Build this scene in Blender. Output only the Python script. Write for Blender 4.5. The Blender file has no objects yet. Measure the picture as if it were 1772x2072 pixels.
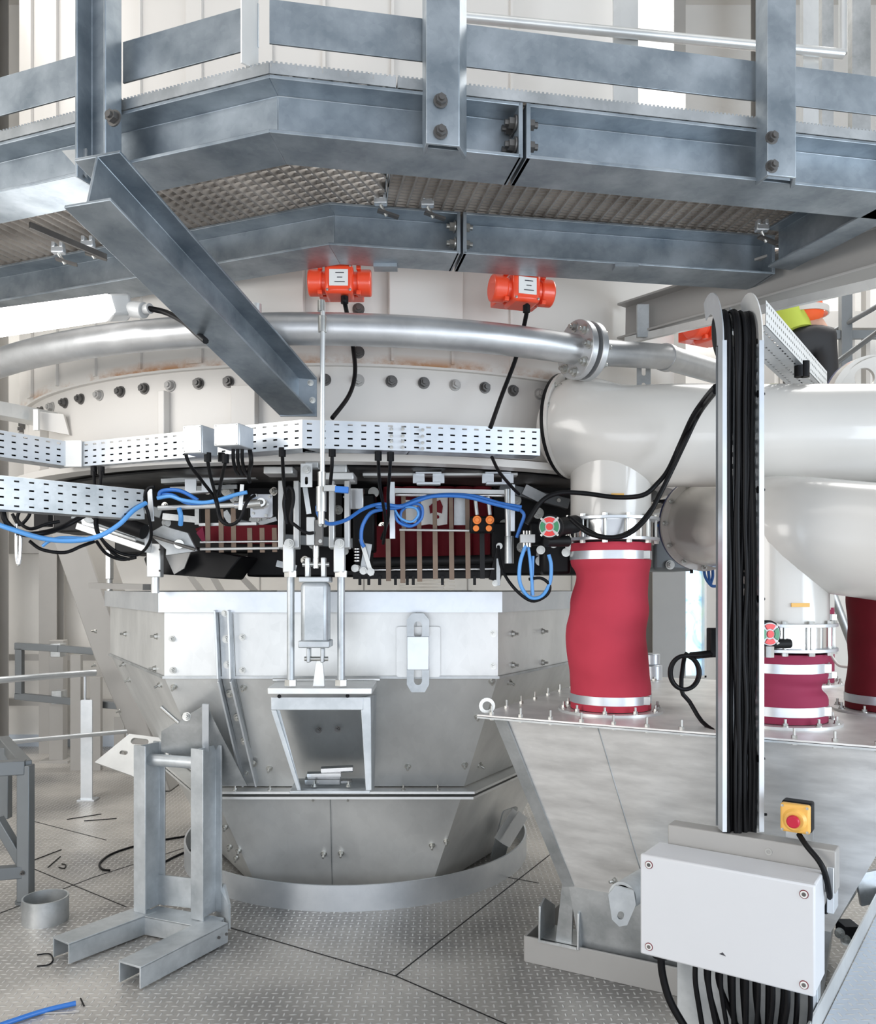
import bpy, bmesh, math, random
from mathutils import Vector, Matrix
random.seed(7)
SC = bpy.context.scene; COL = SC.collection
F, HY, CX, CH = 1700.0, 1190.0, 886.0, 1.6
# ---------------------------------------------------------------- camera, world, lights, exposure
cam = bpy.data.cameras.new('camera'); camo = bpy.data.objects.new('camera', cam); COL.objects.link(camo)
camo.location = (0, 0, CH); camo.rotation_euler = (math.pi/2, 0, 0)
cam.sensor_fit = 'HORIZONTAL'; cam.sensor_width = 36; cam.lens = F/1772*36
cam.shift_y = (HY-1036)/1772; cam.clip_start = 0.05
SC.camera = camo
SC.view_settings.view_transform = 'Standard'; SC.view_settings.look = 'None'
SC.view_settings.gamma = 1; SC.view_settings.use_curve_mapping = False
SC.view_settings.exposure = 0.5
w = bpy.data.worlds.new('world'); SC.world = w; w.use_nodes = True
w.node_tree.nodes['Background'].inputs[0].default_value = (0.80, 0.88, 1.0, 1)
w.node_tree.nodes['Background'].inputs[1].default_value = 0.5
def area(loc, target, sx, sy, power, col=(1, 1, 1)):
    l = bpy.data.lights.new('area_light', 'AREA'); l.shape = 'RECTANGLE'; l.size = sx; l.size_y = sy
    l.energy = power; l.color = col
    o = bpy.data.objects.new('area_light', l); COL.objects.link(o); o.location = loc
    o.rotation_euler = (Vector(target)-Vector(loc)).to_track_quat('-Z', 'Y').to_euler()
    return o
area((5.4, -0.8, 1.9), (0.2, 4.2, 1.9), 3.5, 2.6, 185, (0.80, 0.90, 1.0))     # daylight through the windows beside the camera
area((-4.6, -0.5, 2.4), (-0.6, 4.4, 1.3), 3.0, 2.5, 120, (1.0, 0.97, 0.93))
area((-3.4, 4.2, 5.6), (-3.0, 4.6, 0), 2.0, 4.0, 85, (1.0, 0.97, 0.93))        # hall lamps
area((3.6, 6.2, 6.0), (2.6, 5.6, 0), 3.0, 3.0, 130, (1.0, 0.98, 0.95))
area((0.6, -3.2, 0.9), (0.1, 2.6, 2.6), 6.5, 1.8, 75, (0.90, 0.94, 1.0))      # low fill light added behind the camera for the beam undersides
area((0.4, 0.6, 6.6), (0, 1.8, 0), 6.0, 2.0, 35, (1.0, 0.98, 0.96))
area((-0.5, 7.9, 4.8), (-0.5, 8.4, 1.0), 8.0, 0.6, 95, (1.0, 0.97, 0.92))

# ---------------------------------------------------------------- helpers
def P(x, y, d): return Vector(((x-CX)/F*d, d, CH-(y-HY)/F*d))
def PX(x, d, z): return Vector(((x-CX)/F*d, d, z))
def PZ(x, y, z): return P(x, y, (CH-z)*F/(y-HY))
Z = Vector((0, 0, 1))
def V(*a): return Vector(a)
class MB:
    def __init__(s): s.v = []; s.f = []
    def add(s, vs, fs):
        n = len(s.v); s.v += [Vector(q) for q in vs]; s.f += [[i+n for i in f] for f in fs]; return s
    def box(s, c, sz, R=None):
        c = Vector(c); hx, hy, hz = sz[0]/2, sz[1]/2, sz[2]/2
        vs = [Vector((x*hx, y*hy, z*hz)) for x in (-1, 1) for y in (-1, 1) for z in (-1, 1)]
        if R is not None: vs = [R @ q for q in vs]
        return s.add([q+c for q in vs], [[0,1,3,2],[4,6,7,5],[0,4,5,1],[2,3,7,6],[0,2,6,4],[1,5,7,3]])
    def bar(s, a, b, wd, h, up=Z):
        a = Vector(a); b = Vector(b); d = (b-a).normalized(); up = Vector(up)
        if abs(d.dot(up)) > .98: up = V(0, 1, 0) if abs(d.y) < .9 else V(1, 0, 0)
        sd = d.cross(up).normalized(); u = sd.cross(d).normalized()
        R = Matrix((d, sd, u)).transposed()
        return s.box((a+b)/2, ((b-a).length, wd, h), R)
    def cyl(s, a, b, r, n=16, r2=None, cap=True):
        a = Vector(a); b = Vector(b); d = (b-a).normalized(); r2 = r if r2 is None else r2
        t = V(1, 0, 0) if abs(d.x) < .9 else V(0, 1, 0)
        u = d.cross(t).normalized(); w_ = d.cross(u)
        vs = []
        for p, rr in ((a, r), (b, r2)):
            for i in range(n):
                an = 2*math.pi*i/n; vs.append(p+(u*math.cos(an)+w_*math.sin(an))*rr)
        fs = [[i, (i+1) % n, n+(i+1) % n, n+i] for i in range(n)]
        if cap: fs += [list(range(n))[::-1], list(range(n, 2*n))]
        return s.add(vs, fs)
    def ring(s, a, b, ro, ri, n=32):
        a = Vector(a); b = Vector(b); d = (b-a).normalized()
        t = V(1, 0, 0) if abs(d.x) < .9 else V(0, 1, 0)
        u = d.cross(t).normalized(); w_ = d.cross(u); vs = []
        for p, rr in ((a, ro), (b, ro), (b, ri), (a, ri)):
            for i in range(n):
                an = 2*math.pi*i/n; vs.append(p+(u*math.cos(an)+w_*math.sin(an))*rr)
        fs = []
        for k in range(4):
            k2 = (k+1) % 4
            fs += [[k*n+i, k*n+(i+1) % n, k2*n+(i+1) % n, k2*n+i] for i in range(n)]
        return s.add(vs, fs)
    def tube(s, pts, r, n=10, cap=True):
        pts = [Vector(p) for p in pts]; m = len(pts); vs = []; u = None
        rs = r if isinstance(r, (list, tuple)) else [r]*m
        for i, p in enumerate(pts):
            t = (pts[min(i+1, m-1)]-pts[max(i-1, 0)]).normalized()
            if u is None:
                q = V(0, 0, 1) if abs(t.z) < .9 else V(1, 0, 0); u = t.cross(q).normalized()
            else: u = (u-t*u.dot(t)).normalized()
            w_ = t.cross(u)
            for k in range(n):
                an = 2*math.pi*k/n; vs.append(p+(u*math.cos(an)+w_*math.sin(an))*rs[i])
        fs = [[i*n+k, i*n+(k+1) % n, (i+1)*n+(k+1) % n, (i+1)*n+k] for i in range(m-1) for k in range(n)]
        if cap: fs += [list(range(n))[::-1], list(range((m-1)*n, m*n))]
        return s.add(vs, fs)
    def lathe(s, c, prof, n=64, a0=0, a1=2*math.pi):
        c = Vector(c); full = abs(a1-a0-2*math.pi) < 1e-6; m = n if full else n+1; vs = []
        for (r, z) in prof:
            for i in range(m):
                an = a0+(a1-a0)*i/n; vs.append(c+V(r*math.cos(an), r*math.sin(an), z))
        fs = []
        for k in range(len(prof)-1):
            for i in range(n):
                j = (i+1) % m if full else i+1
                fs.append([k*m+i, k*m+j, (k+1)*m+j, (k+1)*m+i])
        return s.add(vs, fs)
    def prism(s, pts, vec):
        pts = [Vector(p) for p in pts]; n = len(pts); vec = Vector(vec)
        return s.add(pts+[p+vec for p in pts], [list(range(n))[::-1], list(range(n, 2*n))]+[[i, (i+1) % n, n+(i+1) % n, n+i] for i in range(n)])
    def sweep(s, prof, pts, t0=None, t1=None, up=Z):
        """prof: (side, up) polygon; side = dir x up, so side>0 is right of the walk"""
        pts = [Vector(p) for p in pts]; m = len(pts); n = len(prof); vs = []; up = Vector(up)
        for i, p in enumerate(pts):
            di = (pts[i]-pts[i-1]).normalized() if i else None
            do = (pts[i+1]-pts[i]).normalized() if i < m-1 else None
            if di is None: di = Vector(t0).normalized() if t0 else do
            if do is None: do = Vector(t1).normalized() if t1 else di
            bis = (di+do).normalized(); seg = do if i < m-1 else di
            ss = seg.cross(up).normalized(); uu = ss.cross(seg).normalized()
            for (a, b) in prof:
                q = ss*a+uu*b; k = q.dot(bis)/max(.2, seg.dot(bis))
                vs.append(p+q-seg*k)
        fs = [[i*n+k, i*n+(k+1) % n, (i+1)*n+(k+1) % n, (i+1)*n+k] for i in range(m-1) for k in range(n)]
        fs += [list(range(n))[::-1], list(range((m-1)*n, m*n))]
        return s.add(vs, fs)
    def plate(s, outer, holes, th, o, ux, uy):
        """flat plate with holes: 2D outlines placed at o with axes ux, uy; thickness along ux x uy"""
        cu = bpy.data.curves.new('t', 'CURVE'); cu.dimensions = '2D'; cu.fill_mode = 'BOTH'; cu.extrude = th/2
        for poly in [outer]+list(holes):
            sp = cu.splines.new('POLY'); sp.points.add(len(poly)-1); sp.use_cyclic_u = True
            for q, (a, b) in zip(sp.points, poly): q.co = (a, b, 0, 1)
        ob = bpy.data.objects.new('t', cu); COL.objects.link(ob)
        dg = bpy.context.evaluated_depsgraph_get(); me = bpy.data.meshes.new_from_object(ob.evaluated_get(dg))
        ux = Vector(ux).normalized(); uz = ux.cross(Vector(uy)).normalized(); uy = uz.cross(ux); o = Vector(o)
        s.add([o+ux*q.co.x+uy*q.co.y+uz*q.co.z for q in me.vertices], [list(p.vertices) for p in me.polygons])
        bpy.data.objects.remove(ob); bpy.data.curves.remove(cu); bpy.data.meshes.remove(me)
        return s
    def perf(s, o, u, v, lu, lv, pu, nv, sw, sh, th=.002, skip=()):
        """perforated sheet: slots really missing, sheet with two skins"""
        o = Vector(o); u = Vector(u).normalized(); v = Vector(v).normalized(); nrm = u.cross(v).normalized()*th
        nu = max(1, int(lu/pu)); pu = lu/nu; pv = lv/nv
        us = [0]; 
        for i in range(nu): us += [i*pu+(pu-sw)/2, i*pu+(pu+sw)/2]
        us.append(lu); vs_ = [0]
        for j in range(nv): vs_ += [j*pv+(pv-sh)/2, j*pv+(pv+sh)/2]
        vs_.append(lv); A, B_ = len(us), len(vs_)
        for q in (Vector(), nrm):
            pts = [o+u*a+v*b+q for b in vs_ for a in us]
            fs = []
            for j in range(B_-1):
                for i in range(A-1):
                    if i % 2 == 1 and j % 2 == 1 and (i//2, j//2) not in skip: continue
                    fs.append([j*A+i, j*A+i+1, (j+1)*A+i+1, (j+1)*A+i])
            s.add(pts, fs)
        return s
    def build(s, name, mat, parent=None, org=None, smooth=30, bevel=0):
        off = Vector(parent['_w']) if parent is not None else (Vector(org) if org is not None else Vector((0, 0, 0)))
        me = bpy.data.meshes.new(name); me.from_pydata([q-off for q in s.v], [], s.f)
        bm = bmesh.new(); bm.from_mesh(me); bmesh.ops.recalc_face_normals(bm, faces=bm.faces); bm.to_mesh(me); bm.free()
        if smooth:
            me.polygons.foreach_set('use_smooth', [True]*len(me.polygons)); me.set_sharp_from_angle(angle=math.radians(smooth))
        me.materials.append(mat)
        o = bpy.data.objects.new(name, me); COL.objects.link(o)
        if parent is not None: o.parent = parent
        else: o.location = off
        o['_w'] = tuple(off)
        if bevel:
            b = o.modifiers.new('bevel', 'BEVEL'); b.width = bevel; b.segments = 2; b.limit_method = 'ANGLE'; b.angle_limit = math.radians(40)
        return o
def thing(name, label, cat, loc, group=None):
    o = bpy.data.objects.new(name, None); COL.objects.link(o); o.location = loc; o.empty_display_size = .05
    o['_w'] = tuple(loc); o['label'] = label; o['category'] = cat
    if group: o['group'] = group
    return o
def tag(o, label, cat, group=None):
    o['label'] = label; o['category'] = cat
    if group: o['group'] = group
    return o
def struct(o): o['kind'] = 'structure'; return o
def cr(pts, k=6):
    pts = [Vector(p) for p in pts]; out = []; n = len(pts)
    for i in range(n-1):
        p0, p1, p2, p3 = pts[max(i-1, 0)], pts[i], pts[i+1], pts[min(i+2, n-1)]
        for j in range(k):
            t = j/k
            out.append(.5*((2*p1)+(p2-p0)*t+(2*p0-5*p1+4*p2-p3)*t*t+(3*p1-p0-3*p2+p3)*t**3))
    out.append(pts[-1]); return out
def cable(name, label, pts, r, mat, cat='cable', group=None, parent=None, k=6, n=8):
    q = cr([P(*p) if len(p) == 3 and not isinstance(p, Vector) else p for p in pts], k)
    if parent is not None: return MB().tube(q, r, n).build(name, mat, parent, smooth=60)
    o = MB().tube(q, r, n).build(name, mat, None, org=q[0], smooth=60)
    return tag(o, label, cat, group)
def circ(cx, cy, r, n=20, a0=0): return [(cx+r*math.cos(a0+2*math.pi*i/n), cy+r*math.sin(a0+2*math.pi*i/n)) for i in range(n)]
def slot(cx, cy, wx, wy, n=8):
    r = min(wx, wy)/2; out = []
    if wx > wy:
        for i in range(n+1): a = -math.pi/2+math.pi*i/n; out.append((cx+wx/2-r+r*math.cos(a), cy+r*math.sin(a)))
        for i in range(n+1): a = math.pi/2+math.pi*i/n; out.append((cx-wx/2+r+r*math.cos(a), cy+r*math.sin(a)))
    else:
        for i in range(n+1): a = math.pi*i/n; out.append((cx+r*math.cos(a), cy+wy/2-r+r*math.sin(a)))
        for i in range(n+1): a = math.pi+math.pi*i/n; out.append((cx+r*math.cos(a), cy-wy/2+r+r*math.sin(a)))
    return out
def rrect(x0, y0, x1, y1, r=0, n=4):
    if r <= 0: return [(x0, y0), (x1, y0), (x1, y1), (x0, y1)]
    out = []
    for (cx, cy, a0) in ((x1-r, y0+r, -90), (x1-r, y1-r, 0), (x0+r, y1-r, 90), (x0+r, y0+r, 180)):
        for i in range(n+1):
            a = math.radians(a0+90*i/n); out.append((cx+r*math.cos(a), cy+r*math.sin(a)))
    return out
def hprof(h, wd, tf, tw):
    a, b, c = wd/2, h/2, tw/2
    return [(-a, -b), (a, -b), (a, -b+tf), (c, -b+tf), (c, b-tf), (a, b-tf), (a, b), (-a, b), (-a, b-tf), (-c, b-tf), (-c, -b+tf), (-a, -b+tf)]
def uprof(h, wd, t):   # channel, web at side=0, flanges toward +side
    b = h/2
    return [(0, -b), (wd, -b), (wd, -b+t), (t, -b+t), (t, b-t), (wd, b-t), (wd, b), (0, b)]

# ---------------------------------------------------------------- materials
def newmat(name):
    m = bpy.data.materials.new(name); m.use_nodes = True; nt = m.node_tree; return m, nt, nt.nodes['Principled BSDF']
def N(nt, t, **kw):
    n = nt.nodes.new(t)
    for k, v in kw.items(): setattr(n, k, v)
    return n
def mat_metal(name, c0, c1, rough=.4, metal=.75, vor=14, stretch=(1, 1, 1), nscale=4, bump=.05, extra=None):
    m, nt, b = newmat(name); L = nt.links.new
    tc = N(nt, 'ShaderNodeTexCoord'); mp = N(nt, 'ShaderNodeMapping'); mp.inputs['Scale'].default_value = stretch
    L(tc.outputs['Object'], mp.inputs[0])
    vo = N(nt, 'ShaderNodeTexVoronoi'); vo.inputs['Scale'].default_value = vor; L(mp.outputs[0], vo.inputs['Vector'])
    no = N(nt, 'ShaderNodeTexNoise'); no.inputs['Scale'].default_value = nscale; no.inputs['Detail'].default_value = 6; L(mp.outputs[0], no.inputs['Vector'])
    sp = N(nt, 'ShaderNodeSeparateColor'); L(vo.outputs['Color'], sp.inputs[0])
    mx = N(nt, 'ShaderNodeMath', operation='MULTIPLY_ADD'); L(sp.outputs[0], mx.inputs[0]); mx.inputs[1].default_value = .14
    ad = N(nt, 'ShaderNodeMapRange'); ad.inputs[1].default_value = .32; ad.inputs[2].default_value = .68; ad.inputs[4].default_value = .88; L(no.outputs[0], ad.inputs[0])
    L(ad.outputs[0], mx.inputs[2])
    cm = N(nt, 'ShaderNodeMix', data_type='RGBA'); cm.inputs[6].default_value = (*c0, 1); cm.inputs[7].default_value = (*c1, 1)
    L(mx.outputs[0], cm.inputs[0]); out = cm.outputs[2]
    L(out, b.inputs['Base Color'])
    rr = N(nt, 'ShaderNodeMapRange'); rr.inputs[3].default_value = rough-.04; rr.inputs[4].default_value = rough+.10; L(no.outputs[0], rr.inputs[0]); L(rr.outputs[0], b.inputs['Roughness'])
    b.inputs['Metallic'].default_value = metal
    bu = N(nt, 'ShaderNodeBump'); bu.inputs['Strength'].default_value = bump; bu.inputs['Distance'].default_value = .01; L(no.outputs[0], bu.inputs['Height']); L(bu.outputs[0], b.inputs['Normal'])
    return m
def mat_plain(name, c, rough=.5, metal=0, var=.06, nscale=6, spec=.5, coat=0, bump=0):
    m, nt, b = newmat(name); L = nt.links.new
    tc = N(nt, 'ShaderNodeTexCoord'); no = N(nt, 'ShaderNodeTexNoise'); no.inputs['Scale'].default_value = nscale; no.inputs['Detail'].default_value = 5
    L(tc.outputs['Object'], no.inputs['Vector'])
    cm = N(nt, 'ShaderNodeMix', data_type='RGBA'); cm.inputs[6].default_value = (*[x*(1-var) for x in c], 1); cm.inputs[7].default_value = (*[min(1, x*(1+var)) for x in c], 1)
    L(no.outputs[0], cm.inputs[0]); L(cm.outputs[2], b.inputs['Base Color'])
    b.inputs['Roughness'].default_value = rough; b.inputs['Metallic'].default_value = metal; b.inputs['Specular IOR Level'].default_value = spec
    b.inputs['Coat Weight'].default_value = coat
    if bump:
        bu = N(nt, 'ShaderNodeBump'); bu.inputs['Strength'].default_value = bump; bu.inputs['Distance'].default_value = .005; L(no.outputs[0], bu.inputs['Height']); L(bu.outputs[0], b.inputs['Normal'])
    return m
def mat_emit(name, c, s):
    m, nt, b = newmat(name); b.inputs['Emission Color'].default_value = (*c, 1); b.inputs['Emission Strength'].default_value = s
    b.inputs['Base Color'].default_value = (*c, 1); return m
M = {}
M['galv'] = mat_metal('galvanised_steel', (.34, .36, .37), (.60, .62, .63), .38, .8, 70, nscale=6)
M['galv_blue'] = mat_metal('galvanised_beam', (.20, .24, .275), (.42, .465, .505), .40, .75, 60, nscale=7, bump=.08)
M['galv_light'] = mat_metal('galvanised_sheet', (.58, .59, .585), (.80, .81, .80), .34, .58, 28, (1, 1, .6), 3, .03)
M['galv_pipe'] = mat_metal('galvanised_pipe', (.42, .43, .44), (.66, .67, .68), .35, .7, 30)
M['steel_scr'] = mat_metal('brushed_plate', (.62, .61, .595), (.88, .87, .85), .38, .55, 20, (1, 1, 4), 5, .06)
M['tray'] = mat_metal('tray_sheet', (.56, .60, .64), (.72, .75, .78), .34, .75, 40, bump=.02)
M['zinc'] = mat_metal('zinc_bolt', (.40, .40, .38), (.70, .70, .67), .3, .9, 30)
M['dark_bolt'] = mat_metal('dark_bolt', (.09, .09, .09), (.22, .21, .20), .45, .8, 30)
M['frame_grey'] = mat_plain('grey_primer_frame', (.17, .185, .195), .4, .5, .12)
M['stand_grey'] = mat_metal('stand_steel', (.38, .41, .43), (.62, .65, .67), .42, .6, 60, nscale=6)
M['white_pipe'] = mat_plain('cream_paint_gloss', (.62, .60, .565), .25, 0, .03, 3, .5, .3)
M['wall'] = mat_plain('wall_panel', (.78, .765, .735), .6, 0, .03)
M['ceil'] = mat_plain('ceiling_panel', (.62, .60, .57), .7, 0, .05)
M['grey_paint'] = mat_plain('warm_grey_paint', (.38, .37, .355), .5, .1, .06)
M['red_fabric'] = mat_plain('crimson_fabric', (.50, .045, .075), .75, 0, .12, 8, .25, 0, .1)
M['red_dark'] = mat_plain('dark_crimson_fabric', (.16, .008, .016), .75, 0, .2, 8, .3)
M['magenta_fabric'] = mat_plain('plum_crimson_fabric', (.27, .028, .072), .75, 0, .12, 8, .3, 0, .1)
M['black'] = mat_plain('black_rubber', (.004, .004, .005), .48, 0, .2, 20, .2)
M['black_soft'] = mat_plain('black_housing', (.010, .010, .011), .5, .1, .3, 6, .3)
M['blue'] = mat_plain('blue_hose', (.03, .16, .52), .35, 0, .1)
M['light_blue'] = mat_plain('light_blue_hose', (.10, .33, .72), .35, 0, .1)
M['orange'] = mat_plain('orange_red_paint', (.84, .075, .025), .33, 0, .06, 5, .5, .3)
M['orange_cap'] = mat_plain('orange_cap', (.85, .22, .02), .4)
M['yellow'] = mat_plain('yellow_plastic', (.80, .45, .10), .4)
M['red_button'] = mat_plain('red_button', (.50, .01, .04), .3)
M['box_grey'] = mat_plain('light_grey_enclosure', (.64, .65, .67), .42, 0, .02)
M['brown'] = mat_plain('brown_strap', (.22, .16, .12), .6, .3, .25, 15)
M['label'] = mat_plain('white_label', (.75, .75, .73), .5)
M['ink'] = mat_plain('ink', (.05, .05, .06), .5)
M['chrome'] = mat_metal('chrome', (.7, .7, .7), (.85, .85, .85), .15, 1, 20, bump=0)
M['green'] = mat_plain('green_mark', (.02, .22, .09), .4)
M['red_mark'] = mat_plain('red_mark', (.70, .02, .02), .4)
M['vis_orange'] = mat_plain('hi_vis_orange', (.95, .14, .03), .7)
M['vis_yellow'] = mat_plain('hi_vis_yellow', (.42, .50, .06), .7)
M['reflect'] = mat_plain('reflective_tape', (.65, .63, .60), .4, .4)
M['trouser'] = mat_plain('black_trousers', (.012, .012, .014), .6)
M['skin'] = mat_plain('skin', (.55, .33, .24), .5)
M['clear_grey'] = mat_plain('pale_plastic', (.55, .56, .56), .35)
M['grate'] = mat_metal('grating_steel', (.26, .24, .22), (.50, .47, .44), .5, .6, 20)
M['lamp'] = mat_emit('lamp_tube', (1, .98, .96), 6.0)
M['blue_gasket'] = mat_plain('dark_blue_gasket', (.04, .05, .14), .5)
def m_vessel():
    m, nt, b = newmat('cream_vessel_paint'); L = nt.links.new
    tc = N(nt, 'ShaderNodeTexCoord'); sx = N(nt, 'ShaderNodeSeparateXYZ'); L(tc.outputs['Object'], sx.inputs[0])
    no = N(nt, 'ShaderNodeTexNoise'); no.inputs['Scale'].default_value = 3.2; no.inputs['Detail'].default_value = 8; no.inputs['Roughness'].default_value = .7
    mp = N(nt, 'ShaderNodeMapping'); mp.inputs['Scale'].default_value = (1, 1, 1.4); L(tc.outputs['Object'], mp.inputs[0]); L(mp.outputs[0], no.inputs['Vector'])
    # rust creeping up from the lap joint at z = RUSTZ (object origin at vessel base 0)
    a = N(nt, 'ShaderNodeMath', operation='SUBTRACT'); L(sx.outputs[2], a.inputs[0]); a.inputs[1].default_value = 2.49
    ab = N(nt, 'ShaderNodeMapRange'); ab.inputs[1].default_value = .04; ab.inputs[2].default_value = 0; L(a.outputs[0], ab.inputs[0])
    ge = N(nt, 'ShaderNodeMath', operation='GREATER_THAN'); L(a.outputs[0], ge.inputs[0]); ge.inputs[1].default_value = -.003
    th = N(nt, 'ShaderNodeMapRange'); th.inputs[1].default_value = .44; th.inputs[2].default_value = .60; L(no.outputs[0], th.inputs[0])
    m1 = N(nt, 'ShaderNodeMath', operation='MULTIPLY'); L(ab.outputs[0], m1.inputs[0]); L(ge.outputs[0], m1.inputs[1])
    m2 = N(nt, 'ShaderNodeMath', operation='MULTIPLY'); L(m1.outputs[0], m2.inputs[0]); L(th.outputs[0], m2.inputs[1])
    cm = N(nt, 'ShaderNodeMix', data_type='RGBA'); cm.inputs[6].default_value = (.66, .635, .60, 1); cm.inputs[7].default_value = (.40, .20, .09, 1)
    L(m2.outputs[0], cm.inputs[0]); L(cm.outputs[2], b.inputs['Base Color']); b.inputs['Roughness'].default_value = .38
    return m
M['vessel'] = m_vessel()
def m_diamond(name, c0, c1, cell=.033, metal=.7):
    m, nt, b = newmat(name); L = nt.links.new
    def ma(op, x, y=None, z=None):
        n = N(nt, 'ShaderNodeMath', operation=op)
        for i, q in enumerate((x, y, z)):
            if q is None: continue
            if isinstance(q, (int, float)): n.inputs[i].default_value = q
            else: L(q, n.inputs[i])
        return n.outputs[0]
    tc = N(nt, 'ShaderNodeTexCoord'); sx = N(nt, 'ShaderNodeSeparateXYZ'); L(tc.outputs['Object'], sx.inputs[0])
    X, Y = sx.outputs[0], sx.outputs[1]
    u = ma('DIVIDE', X, cell); v = ma('DIVIDE', Y, cell)
    par = ma('FLOORED_MODULO', ma('ADD', ma('FLOOR', u), ma('FLOOR', v)), 2)
    lu = ma('SUBTRACT', ma('FRACT', u), .5); lv = ma('SUBTRACT', ma('FRACT', v), .5)
    # rotate the lens by parity: even along x, odd along y
    ip = ma('SUBTRACT', 1, par)
    al = ma('ADD', ma('MULTIPLY', lu, ip), ma('MULTIPLY', lv, par))
    ac = ma('ADD', ma('MULTIPLY', lv, ip), ma('MULTIPLY', lu, par))
    e = ma('ADD', ma('POWER', ma('ABSOLUTE', ma('DIVIDE', al, .50)), 2), ma('POWER', ma('ABSOLUTE', ma('DIVIDE', ac, .15)), 2))
    h = N(nt, 'ShaderNodeMapRange'); h.inputs[1].default_value = 1.0; h.inputs[2].default_value = .25; L(e, h.inputs[0])
    no = N(nt, 'ShaderNodeTexNoise'); no.inputs['Scale'].default_value = 1.1; no.inputs['Detail'].default_value = 7; L(tc.outputs['Object'], no.inputs['Vector'])
    nm = N(nt, 'ShaderNodeMapRange'); nm.inputs[1].default_value = .35; nm.inputs[2].default_value = .65; L(no.outputs[0], nm.inputs[0])
    cm = N(nt, 'ShaderNodeMix', data_type='RGBA'); cm.inputs[6].default_value = (*c0, 1); cm.inputs[7].default_value = (*c1, 1); L(nm.outputs[0], cm.inputs[0])
    c2 = N(nt, 'ShaderNodeMix', data_type='RGBA'); c2.inputs[7].default_value = (.80, .80, .79, 1); L(cm.outputs[2], c2.inputs[6]); L(ma('MULTIPLY', h.outputs[0], .75), c2.inputs[0])
    L(c2.outputs[2], b.inputs['Base Color'])
    L(ma('SUBTRACT', .44, ma('MULTIPLY', h.outputs[0], .16)), b.inputs['Roughness']); b.inputs['Metallic'].default_value = metal
    bu = N(nt, 'ShaderNodeBump'); bu.inputs['Strength'].default_value = .9; bu.inputs['Distance'].default_value = .0025; L(h.outputs[0], bu.inputs['Height']); L(bu.outputs[0], b.inputs['Normal'])
    return m
M['diamond'] = m_diamond('diamond_plate', (.22, .215, .21), (.60, .575, .54), metal=.5)
M['diamond_blue'] = m_diamond('diamond_plate_bluish', (.58, .65, .75), (.72, .79, .88))

_bm = {}
def bolt_mesh(kind, mat):
    key = (kind, mat.name)
    if key in _bm: return _bm[key]
    q = MB()
    if kind == 'hex': q.cyl((0, 0, 0), (0, 0, .004), .020, 16); q.cyl((0, 0, .004), (0, 0, .018), .0145, 6); q.cyl((0, 0, .018), (0, 0, .028), .008, 10)
    elif kind == 'small': q.cyl((0, 0, 0), (0, 0, .003), .012, 12); q.cyl((0, 0, .003), (0, 0, .011), .0085, 6); q.cyl((0, 0, .011), (0, 0, .024), .0045, 8)
    elif kind == 'big': q.cyl((0, 0, 0), (0, 0, .005), .024, 18); q.cyl((0, 0, .005), (0, 0, .022), .018, 6); q.cyl((0, 0, .022), (0, 0, .030), .010, 12)
    elif kind == 'stud': q.cyl((0, 0, -.022), (0, 0, -.010), .009, 6); q.cyl((0, 0, 0), (0, 0, .010), .010, 6); q.cyl((0, 0, -.01), (0, 0, .034), .0045, 8)
    me = bpy.data.meshes.new('bolt'); me.from_pydata(q.v, [], q.f); me.polygons.foreach_set('use_smooth', [True]*len(me.polygons)); me.set_sharp_from_angle(angle=.6); me.materials.append(mat)
    _bm[key] = me; return me
def bolt(parent, pos, nrm, kind='hex', mat=None, name='bolt', s=1):
    o = bpy.data.objects.new(name, bolt_mesh(kind, mat or M['zinc'])); COL.objects.link(o)
    o.parent = parent; o.location = Vector(pos)-Vector(parent['_w']); o.scale = (s, s, s)
    o.rotation_euler = Vector(nrm).to_track_quat('Z', 'Y').to_euler(); return o
# ================================================================ room
YB = 8.5
f = struct(MB().add([(-7, -4, 0), (8, -4, 0), (8, YB, 0), (-7, YB, 0)], [[0, 1, 2, 3]]).build('floor', M['diamond']))
for (a, b) in (((800, 1975), (1150, 1700)), ((255, 1835), (60, 1755)), ((0, 1848), (190, 1775)), ((190, 1775), (385, 1712)), ((60, 1660), (215, 1700)), ((800, 1975), (1110, 2110)), ((440, 1870), (800, 1975)), ((1025, 1775), (1090, 1787))):
    pa, pb = PZ(a[0], a[1], 0), PZ(b[0], b[1], 0)
    MB().bar(pa+V(0, 0, .0008), pb+V(0, 0, .0008), .006, .0016).build('plate_joint', M['black_soft'], f)
wall = MB()
wx0, wx1, wz0, wz1 = 2.43, 2.70, .70, 1.90
for (x0, x1, z0, z1) in ((-7, wx0, 0, 7.5), (wx1, 8, 0, 7.5), (wx0, wx1, 0, wz0), (wx0, wx1, wz1, 7.5)):
    wall.box(((x0+x1)/2, YB+.06, (z0+z1)/2), (x1-x0, .12, z1-z0))
wb = struct(wall.build('wall_back', M['wall']))
for i in range(-6, 8):
    if abs(i*1.05+.3-2.5) < .3: continue
    MB().box((i*1.05+.3, YB-.003, 3.7), (.012, .008, 7.2)).build('panel_seam', M['grey_paint'], wb)
struct(MB().box((-7.06, 2.2, 3.75), (.12, 12.6, 7.5)).build('wall_left', M['wall']))
struct(MB().box((8.06, 2.2, 3.75), (.12, 12.6, 7.5)).build('wall_right', M['wall']))
struct(MB().box((.5, 2.2, 7.56), (15.2, 12.8, .12)).build('ceiling', M['ceil']))
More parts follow.
